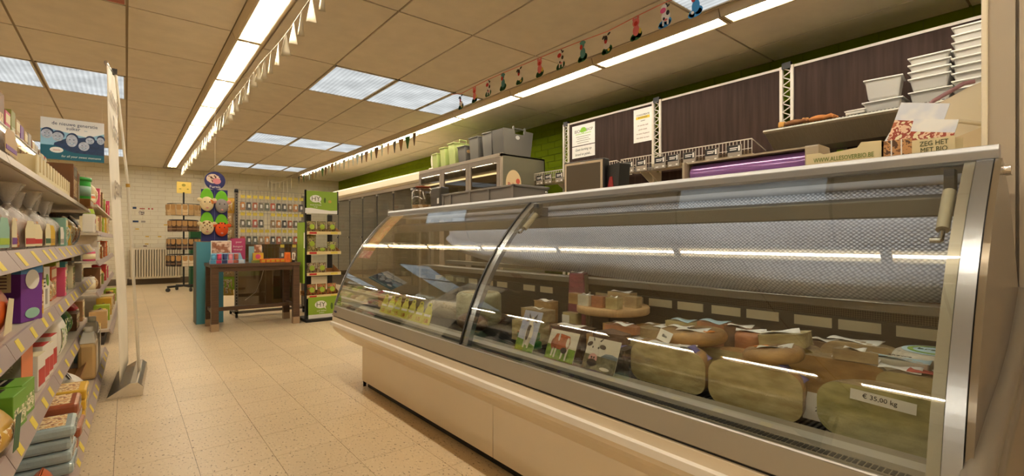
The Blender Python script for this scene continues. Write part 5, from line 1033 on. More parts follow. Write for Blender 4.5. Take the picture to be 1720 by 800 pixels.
its = [('pouch', 'clear bag of yellow crispbread', 'clearbag', .17, .14, -.37), ('carton', 'orange and green soup carton', 'orange', .20, .175, -.40), ('carton', 'pink and cream carton', 'pink', .07, .16, -.37), ('carton', 'lime green carton', 'lime', .16, .20, -.42), ('carton', 'pale teal carton', 'tealc', .13, .18, -.40), ('carton', 'cream rice cake pack', 'cream', .14, .15, -.38), ('carton', 'grey striped carton', 'grey', .16, .17, -.40), ('carton', 'tall brown carton', 'brown', .18, .21, -.42), ('carton', 'small white carton', 'white', .12, .14, -.38)]
y = 3.16
for k, l, c, w, h, x in its:
    t = place('grocery_' + ('box' if k == 'carton' else 'bag'), l + ' on the third shelf', 'box' if k == 'carton' else 'bag', x, y + w / 2, z); (carton(t, w, .12, h, P_[c], A_mix, P_['cream'] if c != 'cream' else P_['olive']) if k == 'carton' else pouch(t, w, .11, h, P_[c], A_food)); y += w + .06
for i in range(4):
    t = place('dark_bag', 'crumpled clear bag at the back of the third shelf, ' + ORD[i] + ' from the near end', 'bag', -0.62, 3.0 + i * .5, z); pouch(t, .3, .15, .20, P_['clearbag'], None)
# ---- fourth shelf
z = LV[1]
for i, (yy, l) in enumerate(((2.34, 'near'), (2.50, 'far'))):
    t = place('tea_box', l + ' green tea carton with black label on the fourth shelf', 'tea box', -0.42, yy, z, rz=-0.1); carton(t, .145, .22, .125, P_['tea'], A_herb, None); part('black_label', MB().box(-.055, .055, -.06, -.02, .1255, .1265), M_ink, t); part('label_text', MB().box(-.04, .04, -.045, -.037, .1266, .1274), P_['white'], t)
t = place('snack_bag', 'golden cracker bag with green stripe in front of the tea cartons', 'snack bag', -0.36, 2.06, z, rz=-.1); pouch(t, .25, .14, .12, P_['gold'], A_food); part('green_stripe', MB().poly([(-.02, .01), (.03, .01), (.06, .11), (.01, .11)], -.075, .001), P_['dkgreen'], t)
t = place('grocery_box', 'tall grey printed carton with an orange edge on the fourth shelf', 'box', -0.44, 2.72, z, rz=-.2); carton(t, .10, .20, .255, P_['grey'], None, None, side=A_txt); part('orange_edge', MB().box(-.05, .05, -.1012, -.10, 0, .255), P_['orange'], t)
for i in range(4):
    t = place('grocery_box', 'white and red tea carton, ' + ORD[i] + ' of the four on the fourth shelf', 'box', -0.41, 2.90 + .135 * i, z + (.0 if i % 2 else .0), rz=-.08); carton(t, .12, .18, .15 + .02 * (i % 2), P_['white'], P_['red'], None); part('red_lid', MB().box(-.06, .06, -.09, .03, .1505 + .02 * (i % 2), .1515 + .02 * (i % 2)), P_['red'] if i % 2 else P_['cream'], t)
t = place('pouch_bag', 'white standing pouch with green herbs and brown print on the fourth shelf', 'pouch', -0.36, 3.62, z); pouch(t, .26, .12, .235, P_['white'], A_herb); text('bio', .06, P_['dkgreen'], t, (-.02, -.075, .17))
its = [('pouch', 'clear pale rusk bag', 'clearbag', .22, .15), ('pouch', 'dark green pouch', 'dkgreen', .17, .20), ('pouch', 'green leafy bag', 'tea', .18, .17), ('carton', 'brown low carton', 'brown', .22, .12), ('pouch', 'red and cream bag', 'red', .18, .17), ('carton', 'tan carton', 'tan', .17, .16)]
y = 3.86
for k, l, c, w, h in its:
    t = place('grocery_' + ('box' if k == 'carton' else 'bag'), l + ' on the fourth shelf', 'box' if k == 'carton' else 'bag', -.40, y + w / 2, z); (carton(t, w, .14, h, P_[c], A_mix, P_['cream']) if k == 'carton' else pouch(t, w, .12, h, P_[c], A_herb)); y += w + .05
for i in range(6):
    t = place('stock_box', 'plain box at the back of the fourth shelf, ' + ORD[i] + ' from the near end', 'box', -.66, 2.2 + i * .5, z); carton(t, .4, .2, .17 + .02 * (i % 3), P_[['tan', 'red', 'brown', 'cream', 'olive', 'tan'][i]], A_txt)
# ---- bottom shelf
z = LV[0]
def stack(l, c, yy, n, w, h, x=-.30, art=None, film_=False):
    for i in range(n):
        t = place('biscuit_pack', l + ' pack, ' + (ORD[i] + ' from the bottom of its pile' if n > 1 else 'single') + ' on the bottom shelf', 'biscuit pack', x + random.uniform(-.01, .01), yy, z + i * h, rz=random.uniform(-.04, .04))
        part('pack', MB().box(-w / 2, w / 2, -.11, .11, 0, h - .002), P_[c], t, bevel=.008 if not film_ else .014); part('end_print', MB().box(-w * .3, w * .3, -.1112, -.11, h * .2, h * .75), art or A_txt, t); part('top_print', MB().box(-w * .4, w * .4, -.08, .08, h - .002, h - .001), A_food, t)
stack('pale blue wrapped', 'ice', 2.62, 4, .20, .048, film_=True)
stack('rust brown wrapped', 'rust', 2.90, 4, .21, .052, film_=True)
stack('mustard yellow wafer', 'yellow', 3.16, 4, .20, .05, art=A_txt)
t = place('snack_bag', 'small bright orange bag at the very near end of the bottom shelf', 'snack bag', -.27, 2.40, z); pouch(t, .13, .07, .07, P_['orange'], None)
t = place('pouch_bag', 'white crumpled pouch with a torn top on the bottom shelf', 'pouch', -.30, 3.62, z, rz=.2); pouch(t, .24, .16, .16, P_['white'], A_herb)
t = place('stock_box', 'low open brown cardboard box on the bottom shelf', 'box', -.40, 3.92, z); part('wall', MB().box(-.28, .28, -.11, -.104, 0, .08).box(-.28, .28, .104, .11, 0, .08).box(-.28, -.274, -.11, .11, 0, .08).box(.274, .28, -.11, .11, 0, .08).box(-.28, .28, -.11, .11, 0, .004), M_kraft, t); part('flap', MB().add([(-.28, -.11, .08), (.28, -.11, .08), (.28, -.15, .12), (-.28, -.15, .12), (-.28, -.107, .08), (.28, -.107, .08), (.28, -.147, .12), (-.28, -.147, .12)], [(0, 1, 2, 3), (4, 7, 6, 5), (0, 4, 5, 1), (2, 6, 7, 3), (1, 5, 6, 2), (0, 3, 7, 4)]), M_kraft, t)
def jug(l, yy, x, c, w=.17, h=.30):
    t = place('plastic_jug', l, 'jug', x, yy, z)
    part('body', MB().frus((-w / 2, w / 2, -.046, .046), (-w / 2, w / 2, -.046, .046), 0, h * .72), c, t, bevel=.02); part('shoulder', MB().frus((-w * .46, w * .46, -.042, .042), (-.03, .03, -.03, .03), h * .72, h * .90), K('frosted jug', (226, 220, 204), .35), t, bevel=.008); part('cap', MB().lathe([(.001, h * .9), (.024, h * .9), (.024, h), (.001, h)], 14, caps=False), P_['white'], t); part('handle', MB().tube([(.03, 0, h * .92), (.07, 0, h * .93), (.08, 0, h * .82), (.07, 0, h * .74)], .011, 8), K('frosted jug'), t)
jug('amber translucent jug with white cap on the bottom shelf', 4.28, -.25, K('apple juice jug', (196, 164, 110), .3, coat=.4), .26, .33)
jug('white jug behind the amber one on the bottom shelf', 4.60, -.25, K('milky jug', (222, 212, 190), .35), .2, .36)
t = place('grocery_box', 'pale blue carton near the far end of the bottom shelf', 'box', -.30, 4.86, z); carton(t, .16, .12, .235, K('pale cyan card', (150, 192, 208)), A_txt, P_['white'])
t = place('grocery_box', 'tall yellow carton at the far end of the bottom shelf', 'box', -.29, 5.10, z); carton(t, .14, .13, .236, P_['yellow'], A_txt, P_['cream'])
for i in range(5):
    t = place('stock_box', 'plain box at the back of the bottom shelf, ' + ORD[i] + ' from the near end', 'box', -.62, 2.4 + i * .6, z); carton(t, .46, .26, .17 + .02 * (i % 3), P_[['brown', 'tan', 'olive', 'tan', 'brown'][i]], A_txt)
# ---- far shelving unit
rg = random.Random(11); kinds = ['carton', 'pouch', 'jar', 'carton', 'jar', 'pouch']; cols = ['tan', 'red', 'amber', 'cream', 'olive', 'white', 'yellow', 'brown', 'orange', 'lime', 'pink', 'rust']
adj = {'tan': 'tan', 'red': 'red', 'amber': 'amber', 'cream': 'cream', 'olive': 'olive', 'white': 'white', 'yellow': 'yellow', 'brown': 'brown', 'orange': 'orange', 'lime': 'lime green', 'pink': 'pink', 'rust': 'rust brown'}
for li, zz in enumerate(LV2):
    y = 6.38; i = 0; f = -.30 if li == 0 else -.37
    while y < 9.2:
        k = kinds[(i * 5 + li * 2) % 6]; c = cols[(i * 7 + li * 5) % 12]; w = rg.uniform(.12, .24); h = rg.uniform(.12, .22)
        if k == 'jar': w = .11
        t = place('grocery_' + {'carton': 'box', 'pouch': 'bag', 'jar': 'jar'}[k], adj[c] + ' ' + {'carton': 'box', 'pouch': 'bag', 'jar': 'jar'}[k] + ' on the far shelving unit, ' + ['bottom', 'fourth', 'third', 'second', 'top'][li] + ' shelf, ' + ORD[i] + ' along', {'carton': 'box', 'pouch': 'bag', 'jar': 'jar'}[k], f, y + w / 2, zz, group='groceries on the far left shelving')
        if k == 'jar': jarp(t, .05, h * .8, P_['amber'] if i % 2 else P_[c], P_['yellow'] if i % 3 else M_white, P_['cream'])
        elif k == 'carton': carton(t, w, .14, h, P_[c], A_mix, P_['cream'] if c != 'cream' else P_['red'])
        else: pouch(t, w, .12, h, P_[c], A_food)
        y += w + .04; i += 1
t = place('end_shelf', 'small end shelf at the near side of the far shelving unit', 'shelf', -.36, 6.13, 1.10); part('plate', MB().box(-.155, .155, -.08, .12, 0, .02), M_shf, t); part('bracket', MB().box(.145, .155, -.06, .12, -.12, 0), M_shf, t)
t = place('cleaner_bottle', 'large white bottle with red oval label on the small end shelf', 'bottle', -.35, 6.10, 1.122)
part('body', MB().box(-.075, .075, -.045, .045, 0, .18), P_['white'], t, bevel=.015); part('shoulder', MB().frus((-.07, .07, -.04, .04), (-.035, .035, -.025, .025), .18, .245), P_['lime'], t, bevel=.006); part('cap', MB().lathe([(.001, .245), (.032, .245), (.032, .285), (.001, .285)], 14, caps=False), P_['yellow'], t); part('oval_label', MB().disc(0, .11, .05, .022, -.0451, 18, .001, rot=.25), P_['red'], t); part('lower_label', MB().box(-.06, .06, -.0465, -.0452, .02, .07), A_txt, t)
# ------------------------------------------------------------------ roll-up banner
bn = thing('roll_up_banner', 'white roll-up banner on a silver base seen almost edge-on', 'banner', (0, 0, 0))
M_bb = mat('silver banner base', (186, 180, 170), 0.25, 0.7)
part('base', MB().xf(Matrix.Translation((0.0, 4.10, 0)) @ Matrix.Rotation(R(-3.4), 4, 'Z')).prism([(-0.105, 0.0), (-0.10, 0.012), (-0.03, 0.055), (0.02, 0.085), (0.06, 0.085), (0.085, 0.06), (0.088, 0.0)], 0, 0.78, smooth=False), M_bb, bn, bevel=0.008)
part('end_cap', MB().xf(Matrix.Translation((0.0, 4.10, 0)) @ Matrix.Rotation(R(-3.4), 4, 'Z')).prism([(-0.107, 0.0), (-0.10, 0.014), (-0.03, 0.058), (0.02, 0.089), (0.062, 0.089), (0.089, 0.062), (0.091, 0.0)], -0.012, 0.0), M_chrome, bn)
def bpt(u, v):
    b0, b1 = Vector((-0.035, 4.13, 0.085)), Vector((0.012, 4.86, 0.085)); t0, t1 = Vector((-0.104, 4.12, 2.22)), Vector((-0.062, 4.85, 2.30))
    lo = b0.lerp(b1, u); hi = t0.lerp(t1, u); return lo.lerp(hi, v)
M_ban = mat('banner fabric', (238, 228, 208), 0.6, noise=(5, 0.03))
sh = part('sheet', MB().grid(lambda u, v: tuple(bpt(u, v) + Vector((0.006 * math.sin(v * 7), 0, 0))), 6, 24), M_ban, bn); sh.modifiers.new('t', 'SOLIDIFY').thickness = 0.002
part('top_bar', MB().tube([bpt(0, 1) + Vector((0, 0, 0.004)), bpt(1, 1) + Vector((0, 0, 0.004))], 0.011, 8), M_bb, bn)
part('pole', MB().tube([(0.075, 4.48, 0.08), (0.05, 4.49, 0.6), (0.01, 4.49, 1.45)], 0.0105, 10).tube([(0.01, 4.49, 1.45), (-0.06, 4.49, 2.27)], 0.009, 10), mat('pole ivory', (222, 214, 196), 0.3, 0.2), bn); part('pole_ring', MB().tube([(0.0105, 4.49, 1.44), (0.009, 4.49, 1.465)], 0.013, 10), mat('brass ring', (190, 150, 70), 0.3, 0.8), bn); part('hook', MB().box(-0.085, -0.05, 4.475, 4.505, 2.25, 2.29), M_dgrey, bn)
part('foot', MB().box(-0.10, 0.09, 4.10, 4.13, 0.0, 0.012), M_dgrey, bn)
for i, (v, s_, sz) in enumerate(((0.90, 'natuurlijk', .16), (0.80, 'Proef', .22), (0.62, 'gezond', .2))):
    c = bpt(0.5, v); d = (bpt(1, v) - bpt(0, v)).normalized(); ang = math.atan2(d.y, d.x)
    text(s_, sz, mat('soft grey ink', (150, 136, 118), 0.6), bn, (c.x + 0.012, c.y, c.z), (R(90), 0, ang))

# ------------------------------------------------------------------ hanging sign
hs = thing('hanging_sign', 'blue and white hanging sign with smiling faces and Dutch slogan', 'sign', (-0.79, 7.9, 2.025), 0)
W, Hh = 0.575, 0.497
part('board', MB().box(0, W, 0, 0.004, 0, Hh), M_paper, hs)
M_b1 = mat('pale blue print', (150, 196, 218), 0.5); M_b2 = mat('deep blue print', (38, 60, 96), 0.5, noise=(20, .3)); M_b3 = mat('face print', (184, 190, 204), 0.5, noise=(28, .22)); M_b4 = mat('teal print', (18, 96, 116), 0.5); M_b5 = mat('mid blue print', (92, 146, 184), 0.5)
a = MB(); a.mi(0).poly([(0, .10), (W, .10), (W, .36), (.48, .32), (.40, .30), (.30, .32), (.2, .34), (.1, .36), (0, .36)], -0.0008)
a.mi(1).poly([(0.10, .10), (W, .06), (W, .25), (.42, .30), (.22, .26), (.12, .2)], -0.0014)
for cx, cz, rx, rz in ((.055, .30, .05, .055), (.15, .275, .05, .055), (.275, .24, .052, .075), (.385, .185, .05, .055), (.44, .26, .04, .04), (.54, .27, .035, .045)):
    a.mi(1).disc(cx + rx * .1, cz + .022, rx * 1.1, rz * 1.0, -0.002); a.mi(2).disc(cx, cz, rx, rz, -0.0028)
    a.mi(1).disc(cx - rx * .35, cz + rz * .15, rx * .13, rz * .07, -0.0036).disc(cx + rx * .35, cz + rz * .15, rx * .13, rz * .07, -0.0036); a.mi(4).disc(cx, cz - rz * .42, rx * .42, rz * .14, -0.0036); a.mi(5).disc(cx, cz - rz * .40, rx * .3, rz * .06, -0.0042)
a.mi(3).poly([(0, 0), (W, 0), (W, .085), (.30, .095), (.23, .115), (.18, .15), (.12, .17), (0, .17)], -0.0036); a.mi(5).disc(.14, .115, .06, .035, -0.0044)
part('picture', a, [M_b1, M_b2, M_b3, M_b4, M_b5, M_paper], hs)
text('de nieuwe generatie', 0.058, M_b2, hs, (W * .53, -0.0012, .435), wx=0.88); text('suiker', 0.058, M_b2, hs, (W * .5, -0.0012, .385), wx=.9); text('for all your sweet moments', 0.038, M_paper, hs, (W * .63, -0.0052, .045), shear=.25, wx=.85); text('stevia', 0.026, M_red, hs, (.14, -0.0056, .115)); text('bio', 0.022, M_b5, hs, (W * .70, -0.0012, .375))
for x in (0.02, W - 0.02): part('string', MB().tube([(x, .002, Hh), (x, .002, CZ - 2.025 - .002)], 0.0012, 5), M_white, hs)

# ------------------------------------------------------------------ garlands
M_flag = mat('white paper flag', (238, 228, 204), 0.7)
gl = thing('white_garland', 'string of white paper pennants hanging beside the left lamp row', 'garland', (0, 0, 0))
pts = []; n = 46
for i in range(n + 1):
    y = 2.35 + (13.4 - 2.35) * i / n; pts.append((1.0 + .006 * math.sin(i), y, 2.755 - .03 * abs(math.sin(y * 1.15))))
part('string', MB().tube(pts, 0.002, 4), M_flag, gl)
for i in range(n):
    a_, b_ = Vector(pts[i]), Vector(pts[i + 1]); c = (a_ + b_) / 2; tw = random.uniform(-1.0, .35)
    mb = MB(); w, h = .115, random.uniform(.16, .2)
    mb.grid(lambda u, v: ((u - .5) * w * (.10 + .90 * v), .03 * math.sin(u * 3.1) * v, -h * v * (1 - .18 * (u - .5))), 4, 4)
    q = part('flag', mb, M_flag, gl, (c.x, c.y, c.z), (0, 0, R(90) + tw)); q.modifiers.new('t', 'SOLIDIFY').thickness = .0008
gl = thing('pennant_garland', 'row of slim coloured pennants hanging below the right lamp row', 'garland', (0, 0, 0))
pts = [(3.56 + .01 * math.sin(i * .7), 6.75 + (13.5 - 6.75) * i / 28, 2.765 - .02 * abs(math.sin(i * .6))) for i in range(29)]
part('string', MB().tube(pts, 0.002, 4), M_flag, gl)
pc = [mat('pennant %d' % i, c, .6) for i, c in enumerate([(120, 90, 50), (70, 120, 50), (150, 110, 60), (60, 66, 60), (180, 130, 60), (200, 210, 200)])]
for i in range(28):
    a_, b_ = Vector(pts[i]), Vector(pts[i + 1]); c = (a_ + b_) / 2
    q = part('pennant', MB().prism([(-.075, 0), (.075, 0), (.012, -.2), (-.012, -.2)], -.0008, .0008), pc[i % 6] if i < 10 or i > 15 else pc[5], gl, (c.x, c.y, c.z - .002), (0, 0, R(90) + random.uniform(-.15, .15)))
# thread with tinsel at the end of the row
tz = thing('tinsel_thread', 'loose pale tinsel thread drooping near the back wall', 'garland', (0, 0, 0)); part('thread', MB().tube([(3.45, 13.5, CZ), (3.45, 13.55, 2.76), (3.2, 13.6, 2.60), (3.0, 13.65, 2.55), (2.85, 13.7, 2.66)], .006, 5), M_flag, tz)
for k in range(7): part('strand', MB().tube([(3.42 - k * .09, 13.56 + k * .02, 2.72 - .15 * math.sin(k * .5)), (3.42 - k * .09, 13.56 + k * .02, 2.44 - .1 * (k % 3))], .006, 4), M_flag, tz)
# farm animal garland
ag = thing('animal_garland', 'paper garland of little farm animals on a pink ribbon under the ceiling', 'garland', (0, 0, 0))
ayz = [(4.725, 2.72), (4.444, 2.735), (4.183, 2.745), (3.922, 2.745), (3.652, 2.74), (3.353, 2.735), (3.074, 2.73), (2.807, 2.72), (2.539, 2.705), (2.252, 2.725), (2.0, 2.735), (1.76, 2.725)]
GXX = 3.06
rp = [(GXX, 4.95, CZ - .01)] + [(GXX, y, z + .055) for y, z in ayz] + [(GXX, 1.3, CZ - .01)]
part('ribbon', MB().tube(rp, 0.004, 5), mat('pink ribbon', (222, 130, 110), 0.6), ag)
AM = [mat('animal green', (44, 104, 60), .6), mat('animal white', (236, 228, 220), .6), mat('animal pink', (226, 122, 124), .6), mat('animal red', (206, 52, 52), .6), mat('animal black', (40, 34, 36), .6), mat('animal teal', (86, 150, 150), .6), mat('animal yellow', (220, 200, 90), .6), mat('animal blue', (60, 150, 210), .6), mat('animal magenta', (224, 90, 140), .6)]
def critter(kind, big):
    a = MB(); b = big; g = 7 if b else 0
    a.mi(g).disc(0, -.085, .05, .03, 0).disc(.025, -.075, .03, .028, 0).disc(-.03, -.095, .025, .02, 0)
    if kind == 0:   # sheep with dark face
        a.mi(1).disc(.0, -.045, .035, .03, -.0012); a.mi(4).disc(-.01, .01, .018, .03, -.0024).disc(-.035, .03, .018, .009, -.002, rot=.9).disc(.022, .045, .018, .009, -.002, rot=.5); a.mi(3).disc(-.01, -.012, .014, .016, -.0034); a.mi(6).disc(.02, -.085, .012, .012, -.002)
    if kind == 1:   # pig
        a.mi(2).disc(0, -.04, .03, .042, -.0012).disc(0, .02, .032, .034, -.0024).disc(-.022, .05, .01, .013, -.003).disc(.02, .052, .01, .013, -.003); a.mi(3).disc(.0, .012, .018, .018, -.0036); a.mi(6).disc(.038, -.055, .012, .022, -.002)
    if kind == 2:   # spotted cow
        a.mi(1).disc(.008, -.035, .036, .04, -.0012).poly([(-.02, -.10), (-.008, -.10), (-.004, -.05), (-.02, -.05)], -.0014).poly([(.018, -.10), (.032, -.10), (.034, -.05), (.016, -.05)], -.0014); a.mi(4).disc(.026, -.015, .014, .018, -.0024).disc(-.006, -.05, .009, .011, -.0024).disc(.012, .045, .012, .014, -.0024).disc(.03, .035, .014, .008, -.0024, rot=.5); a.mi(1).disc(-.006, .03, .024, .026, -.003); a.mi(8 if b else 3).disc(-.012, .012, .024, .02, -.0042); a.mi(2).disc(.01, -.062, .014, .008, -.003)
    if kind == 3:   # teal donkey or duck
        c = 7 if b else 5
        a.mi(c).disc(.004, -.04, .03, .045, -.0012).disc(.0, .03, .026, .03, -.0024).disc(.02, .048, .022, .011, -.003, rot=-.6).disc(-.012, .056, .02, .009, -.003, rot=.4); a.mi(3).disc(-.012, .012, .016, .022, -.0036)
        if b: a.mi(1).disc(-.02, -.08, .012, .012, -.003)
    return a
order = [0, 1, 2, 3, 0, 1, 2, 3, 0, 1, 2, 3]
nm = ['paper_sheep', 'paper_pig', 'paper_cow', 'paper_donkey']
for i, (y, z) in enumerate(ayz):
    part(nm[order[i]], critter(order[i], i >= 10), AM, ag, (GXX - .004, y, z - .015), (0, 0, FX))

# ------------------------------------------------------------------ display table
tb = thing('display_table', 'dark brown wooden display table with metal-capped legs', 'table', (0.745, 6.38, 0))
M_tbw = mat('dark brown table wood', (84, 60, 42), 0.42, noise=(8, 0.25, (1, 10, 10)))
TW, TD, TH = 0.975, 0.57, 0.775
part('tabletop', MB().box(0, TW, 0, TD, TH - 0.04, TH), M_tbw, tb, bevel=0.003); part('apron', MB().box(0.03, TW - 0.03, 0.02, 0.04, TH - 0.09, TH - 0.04), M_tbw, tb); part('apron', MB().box(0.03, TW - 0.03, TD - 0.04, TD - 0.02, TH - 0.09, TH - 0.04), M_tbw, tb)
for x in (0.01, TW - 0.085):
    for y in (0.01, TD - 0.085):
        l = part('leg', MB().box(x, x + 0.075, y, y + 0.075, 0.085, TH - 0.04), M_tbw, tb); part('metal_shoe', MB().box(x - .002, x + 0.077, y - .002, y + 0.077, 0.0, 0.085), mat('worn shoe metal', (170, 146, 118), 0.45, .4), l)
part('stretcher', MB().box(0.08, TW - 0.08, TD / 2 - 0.02, TD / 2 + 0.02, 0.20, 0.245), M_tbw, tb)
for x in (0.025, TW - 0.065): part('stretcher', MB().box(x, x + 0.04, 0.08, TD - 0.08, 0.20, 0.245), M_tbw, tb)
TX0, TY0 = 0.745, 6.38
# soap display on table
t = thing('soap_display', 'pale blue stepped counter display of coloured jars on the table', 'display box', (TX0 + .175, TY0 + .14, TH + .0005), 0)
M_lb = mat('pale blue display', (158, 196, 220), .5)
part('step', MB().prism([(-.17, 0), (.19, 0), (.15, .125), (-.145, .125)], 0, .02).box(-.17, .19, -.06, .0, 0, .045).prism([(-.155, .045), (.165, .045), (.15, .125), (-.145, .125)], -.01, .005), M_lb, t)
cc = [(84, 160, 200), (206, 50, 90), (40, 56, 110), (232, 140, 150), (170, 90, 70), (214, 222, 232)]
for i, c in enumerate(cc): part('colour_band', MB().box(-.165 + i * .058, -.112 + i * .058, -.0612, -.06, .004, .042), mat('band %d' % i, c, .5), t)
part('back_card', MB().box(-.15, .06, .03, .034, 0, .27), M_paper, t); part('back_photo', MB().box(-.14, .05, .028, .03, .10, .26), pmat('face photo', [(226, 176, 150), (150, 90, 60), (240, 214, 196)], 14, smooth=True), t)
for i, c in enumerate(cc[:5]):
    q = thing('balm_tin', ['blue', 'crimson', 'navy', 'pink', 'copper'][i] + ' small tin standing in the pale blue display', 'tin', (TX0 + .175 - .13 + i * .058, TY0 + .115, TH + .046), 0, 'tins in the blue display'); part('tin', MB().lathe([(.001, 0), (.022, 0), (.023, .01), (.023, .055), (.001, .055)], 14, caps=False), mat('band %d' % i), q); part('lid', MB().lathe([(.001, .055), (.024, .055), (.024, .07), (.001, .07)], 14, caps=False), mat('tinlid %d' % i, tuple(min(255, v + 30) for v in c), .4), q)
t = thing('counter_card', 'magenta card sign with white lettering on the table', 'sign', (TX0 + .30, TY0 + .215, TH + .0005), 0); part('card', MB().box(-.07, .09, -.002, .002, 0, .30), mat('magenta card', (176, 60, 110), .5), t); part('easel', MB().prism([(0.002, 0), (.06, 0), (.002, .2)], -.004, .004, 'x'), M_white, t); text('puur', .035, M_paper, t, (.02, -.003, .255)); text('Biologisch', .03, M_paper, t, (.01, -.003, .20), wx=.85); text('verzorgd', .03, M_paper, t, (.01, -.003, .165), wx=.85)
t = thing('display_box', 'yellow and blue display box with a photo back in the middle of the table', 'display box', (TX0 + .52, TY0 + .20, TH + .0005), 0); part('back', MB().box(-.09, .06, .03, .034, 0, .20), K('light blue card', (140, 178, 190)), t); part('photo', MB().box(-.03, .055, .026, .03, .06, .22), pmat('face photo'), t); part('front', MB().box(-.055, .06, -.04, .0, 0, .12), P_['yellow'], t); part('flower', MB().disc(0, .075, .03, .03, -.0401, 14, .001), P_['pink'], t); part('base', MB().box(-.075, .075, -.07, -.04, 0, .03), P_['olive'], t)
for i in range(7):
    q = thing('orange_carton', 'small orange carton lying in the row along the table, ' + ORD[i] + ' from the left', 'carton', (TX0 + .56 + .055 * i, TY0 + .12, TH + .0005), 0, 'orange cartons on the table'); part('box', MB().box(-.026, .026, -.05, .05, 0, .045), mat('bright orange card', (232, 120, 40), .5), q, bevel=.002); part('print', MB().box(-.018, .018, -.0508, -.05, .01, .035), P_['yellow'], q)
t = thing('orange_carton', 'upright orange carton at the right end of the table', 'carton', (TX0 + .83, TY0 + .055, TH + .0005), 0); part('box', MB().box(-.03, .03, -.03, .03, 0, .125), mat('bright orange card'), t, bevel=.002); part('print', MB().box(-.02, .02, -.0308, -.03, .03, .10), P_['orange'], t)
t = thing('white_tube', 'slim white and black tube standing at the right end of the table', 'tube', (TX0 + .90, TY0 + .05, TH + .0005), 0); part('tube', MB().box(-.016, .016, -.012, .012, .025, .12), P_['white'], t, bevel=.004); part('cap', MB().lathe([(.001, 0), (.017, 0), (.017, .025), (.001, .025)], 12, caps=False), M_black, t); part('print', MB().box(-.006, .006, -.0128, -.012, .04, .105), P_['brown'], t)

# ------------------------------------------------------------------ slipper display
sd = thing('slipper_display', 'blue floor display with a dark blue back card and round header', 'display stand', (0.68, 7.08, 0))
part('base', MB().box(0.0, .29, 0.0, .30, 0, 1.035), mat('petrol blue card', (74, 146, 168), .5), sd, bevel=.003); part('side_edge', MB().box(-.006, .0, 0, .30, 0, 1.035), mat('grey side card', (108, 118, 120), .5), sd)
M_navy = mat('navy card', (30, 36, 104), .5)
part('back_card', MB().box(.055, .345, .06, .07, 1.036, 1.70), M_navy, sd); part('fold_line', MB().box(.199, .203, .057, .06, 1.05, 1.69), mat('fold', (90, 96, 150), .5), sd); part('top_edge', MB().box(0, .29, 0, .30, 1.030, 1.037), M_kraft, sd)
hd = part('header_disc', MB().disc(.205, 1.815, .115, .115, .067, 32, .008), M_navy, sd)
part('animal_photo', MB().disc(.185, 1.84, .075, .06, .0585, 20, .001), pmat('cow fur photo', [(120, 60, 44), (232, 210, 190), (90, 44, 34)], 16), hd); part('muzzle', MB().disc(.225, 1.81, .045, .038, .0575, 18, .001), mat('muzzle pink', (222, 140, 150), .6), hd); text('Furnis', .05, M_paper, hd, (.205, .0572, 1.735))
part('string', MB().tube([(.205, .063, 1.93), (.205, .063, CZ - .003)], .001, 4), M_white, sd)
def slipper(label, x, z, face, ears, spots, dark):
    t = thing('animal_slipper', label, 'slipper', (.68 + x, 7.08 + .052, z), 0, 'animal slippers on the blue display')
    t.scale = (1.12, .8, 1.12)
    part('sole', MB().disc(0, .035, .062, .115, 0.0, 26, .012), mat('slipper lime', (112, 190, 40), .8), t); part('sole_rim', MB().lathe([(.98, 0), (1.06, .004), (.98, .008)], 26, (0, 0, 0), caps=False), mat('slipper lime'), t, (0, -.002, .035), (R(90), 0, 0)); t.children[1].scale = (.062, .115, 1.0)
    part('upper', MB().ell((0, -.028, -.02), .066, .042, .082, 18, 10), face, t)
    if ears: part('ear', MB().ell((-.07, -.03, .025), .026, .012, .022, 12, 8), ears, t); part('ear', MB().ell((.07, -.03, .025), .026, .012, .022, 12, 8), ears, t)
    if spots:
        for (a, b, r) in spots: part('patch', MB().ell((a, -.064 + abs(a) * .25 + abs(b + .02) * .12, b), r, .008, r * 1.1, 10, 6), dark, t)
    for s_ in (-.024, .024): part('eye', MB().ell((s_, -.068, .0), .006, .004, .008, 8, 6), M_black, t)
    part('nose', MB().ell((0, -.060, -.065), .014, .012, .010, 10, 6), mat('nose pink', (214, 150, 140), .8), t)
plush = lambda n, c=(0, 0, 0): mat(n, c, .95, bump=(180, .6, .004), noise=(30, .08))
slipper('cream cow slipper with an orange eye patch, upper left', .115, 1.535, plush('cream plush', (226, 206, 160)), plush('cream plush'), [(.035, .0, .028)], plush('ginger plush', (196, 116, 50)))
slipper('grey mouse slipper with pink ears, upper right', .275, 1.515, plush('grey plush', (146, 140, 138)), plush('rose plush', (206, 140, 124)), None, None)
slipper('spotted giraffe slipper, lower left', .115, 1.235, plush('cream plush'), plush('cream plush'), [(-.03, .03, .014), (.02, .035, .013), (-.035, -.02, .012), (.03, -.02, .014), (0, -.04, .012), (0.0, .015, .011)], plush('umber plush', (128, 90, 50)))
slipper('orange tiger slipper with dark stripes, lower right', .275, 1.215, plush('tiger plush', (224, 84, 30)), plush('tiger plush'), [(-.03, .045, .008), (0, .05, .007), (.03, .045, .008)], plush('soot plush', (50, 34, 28)))

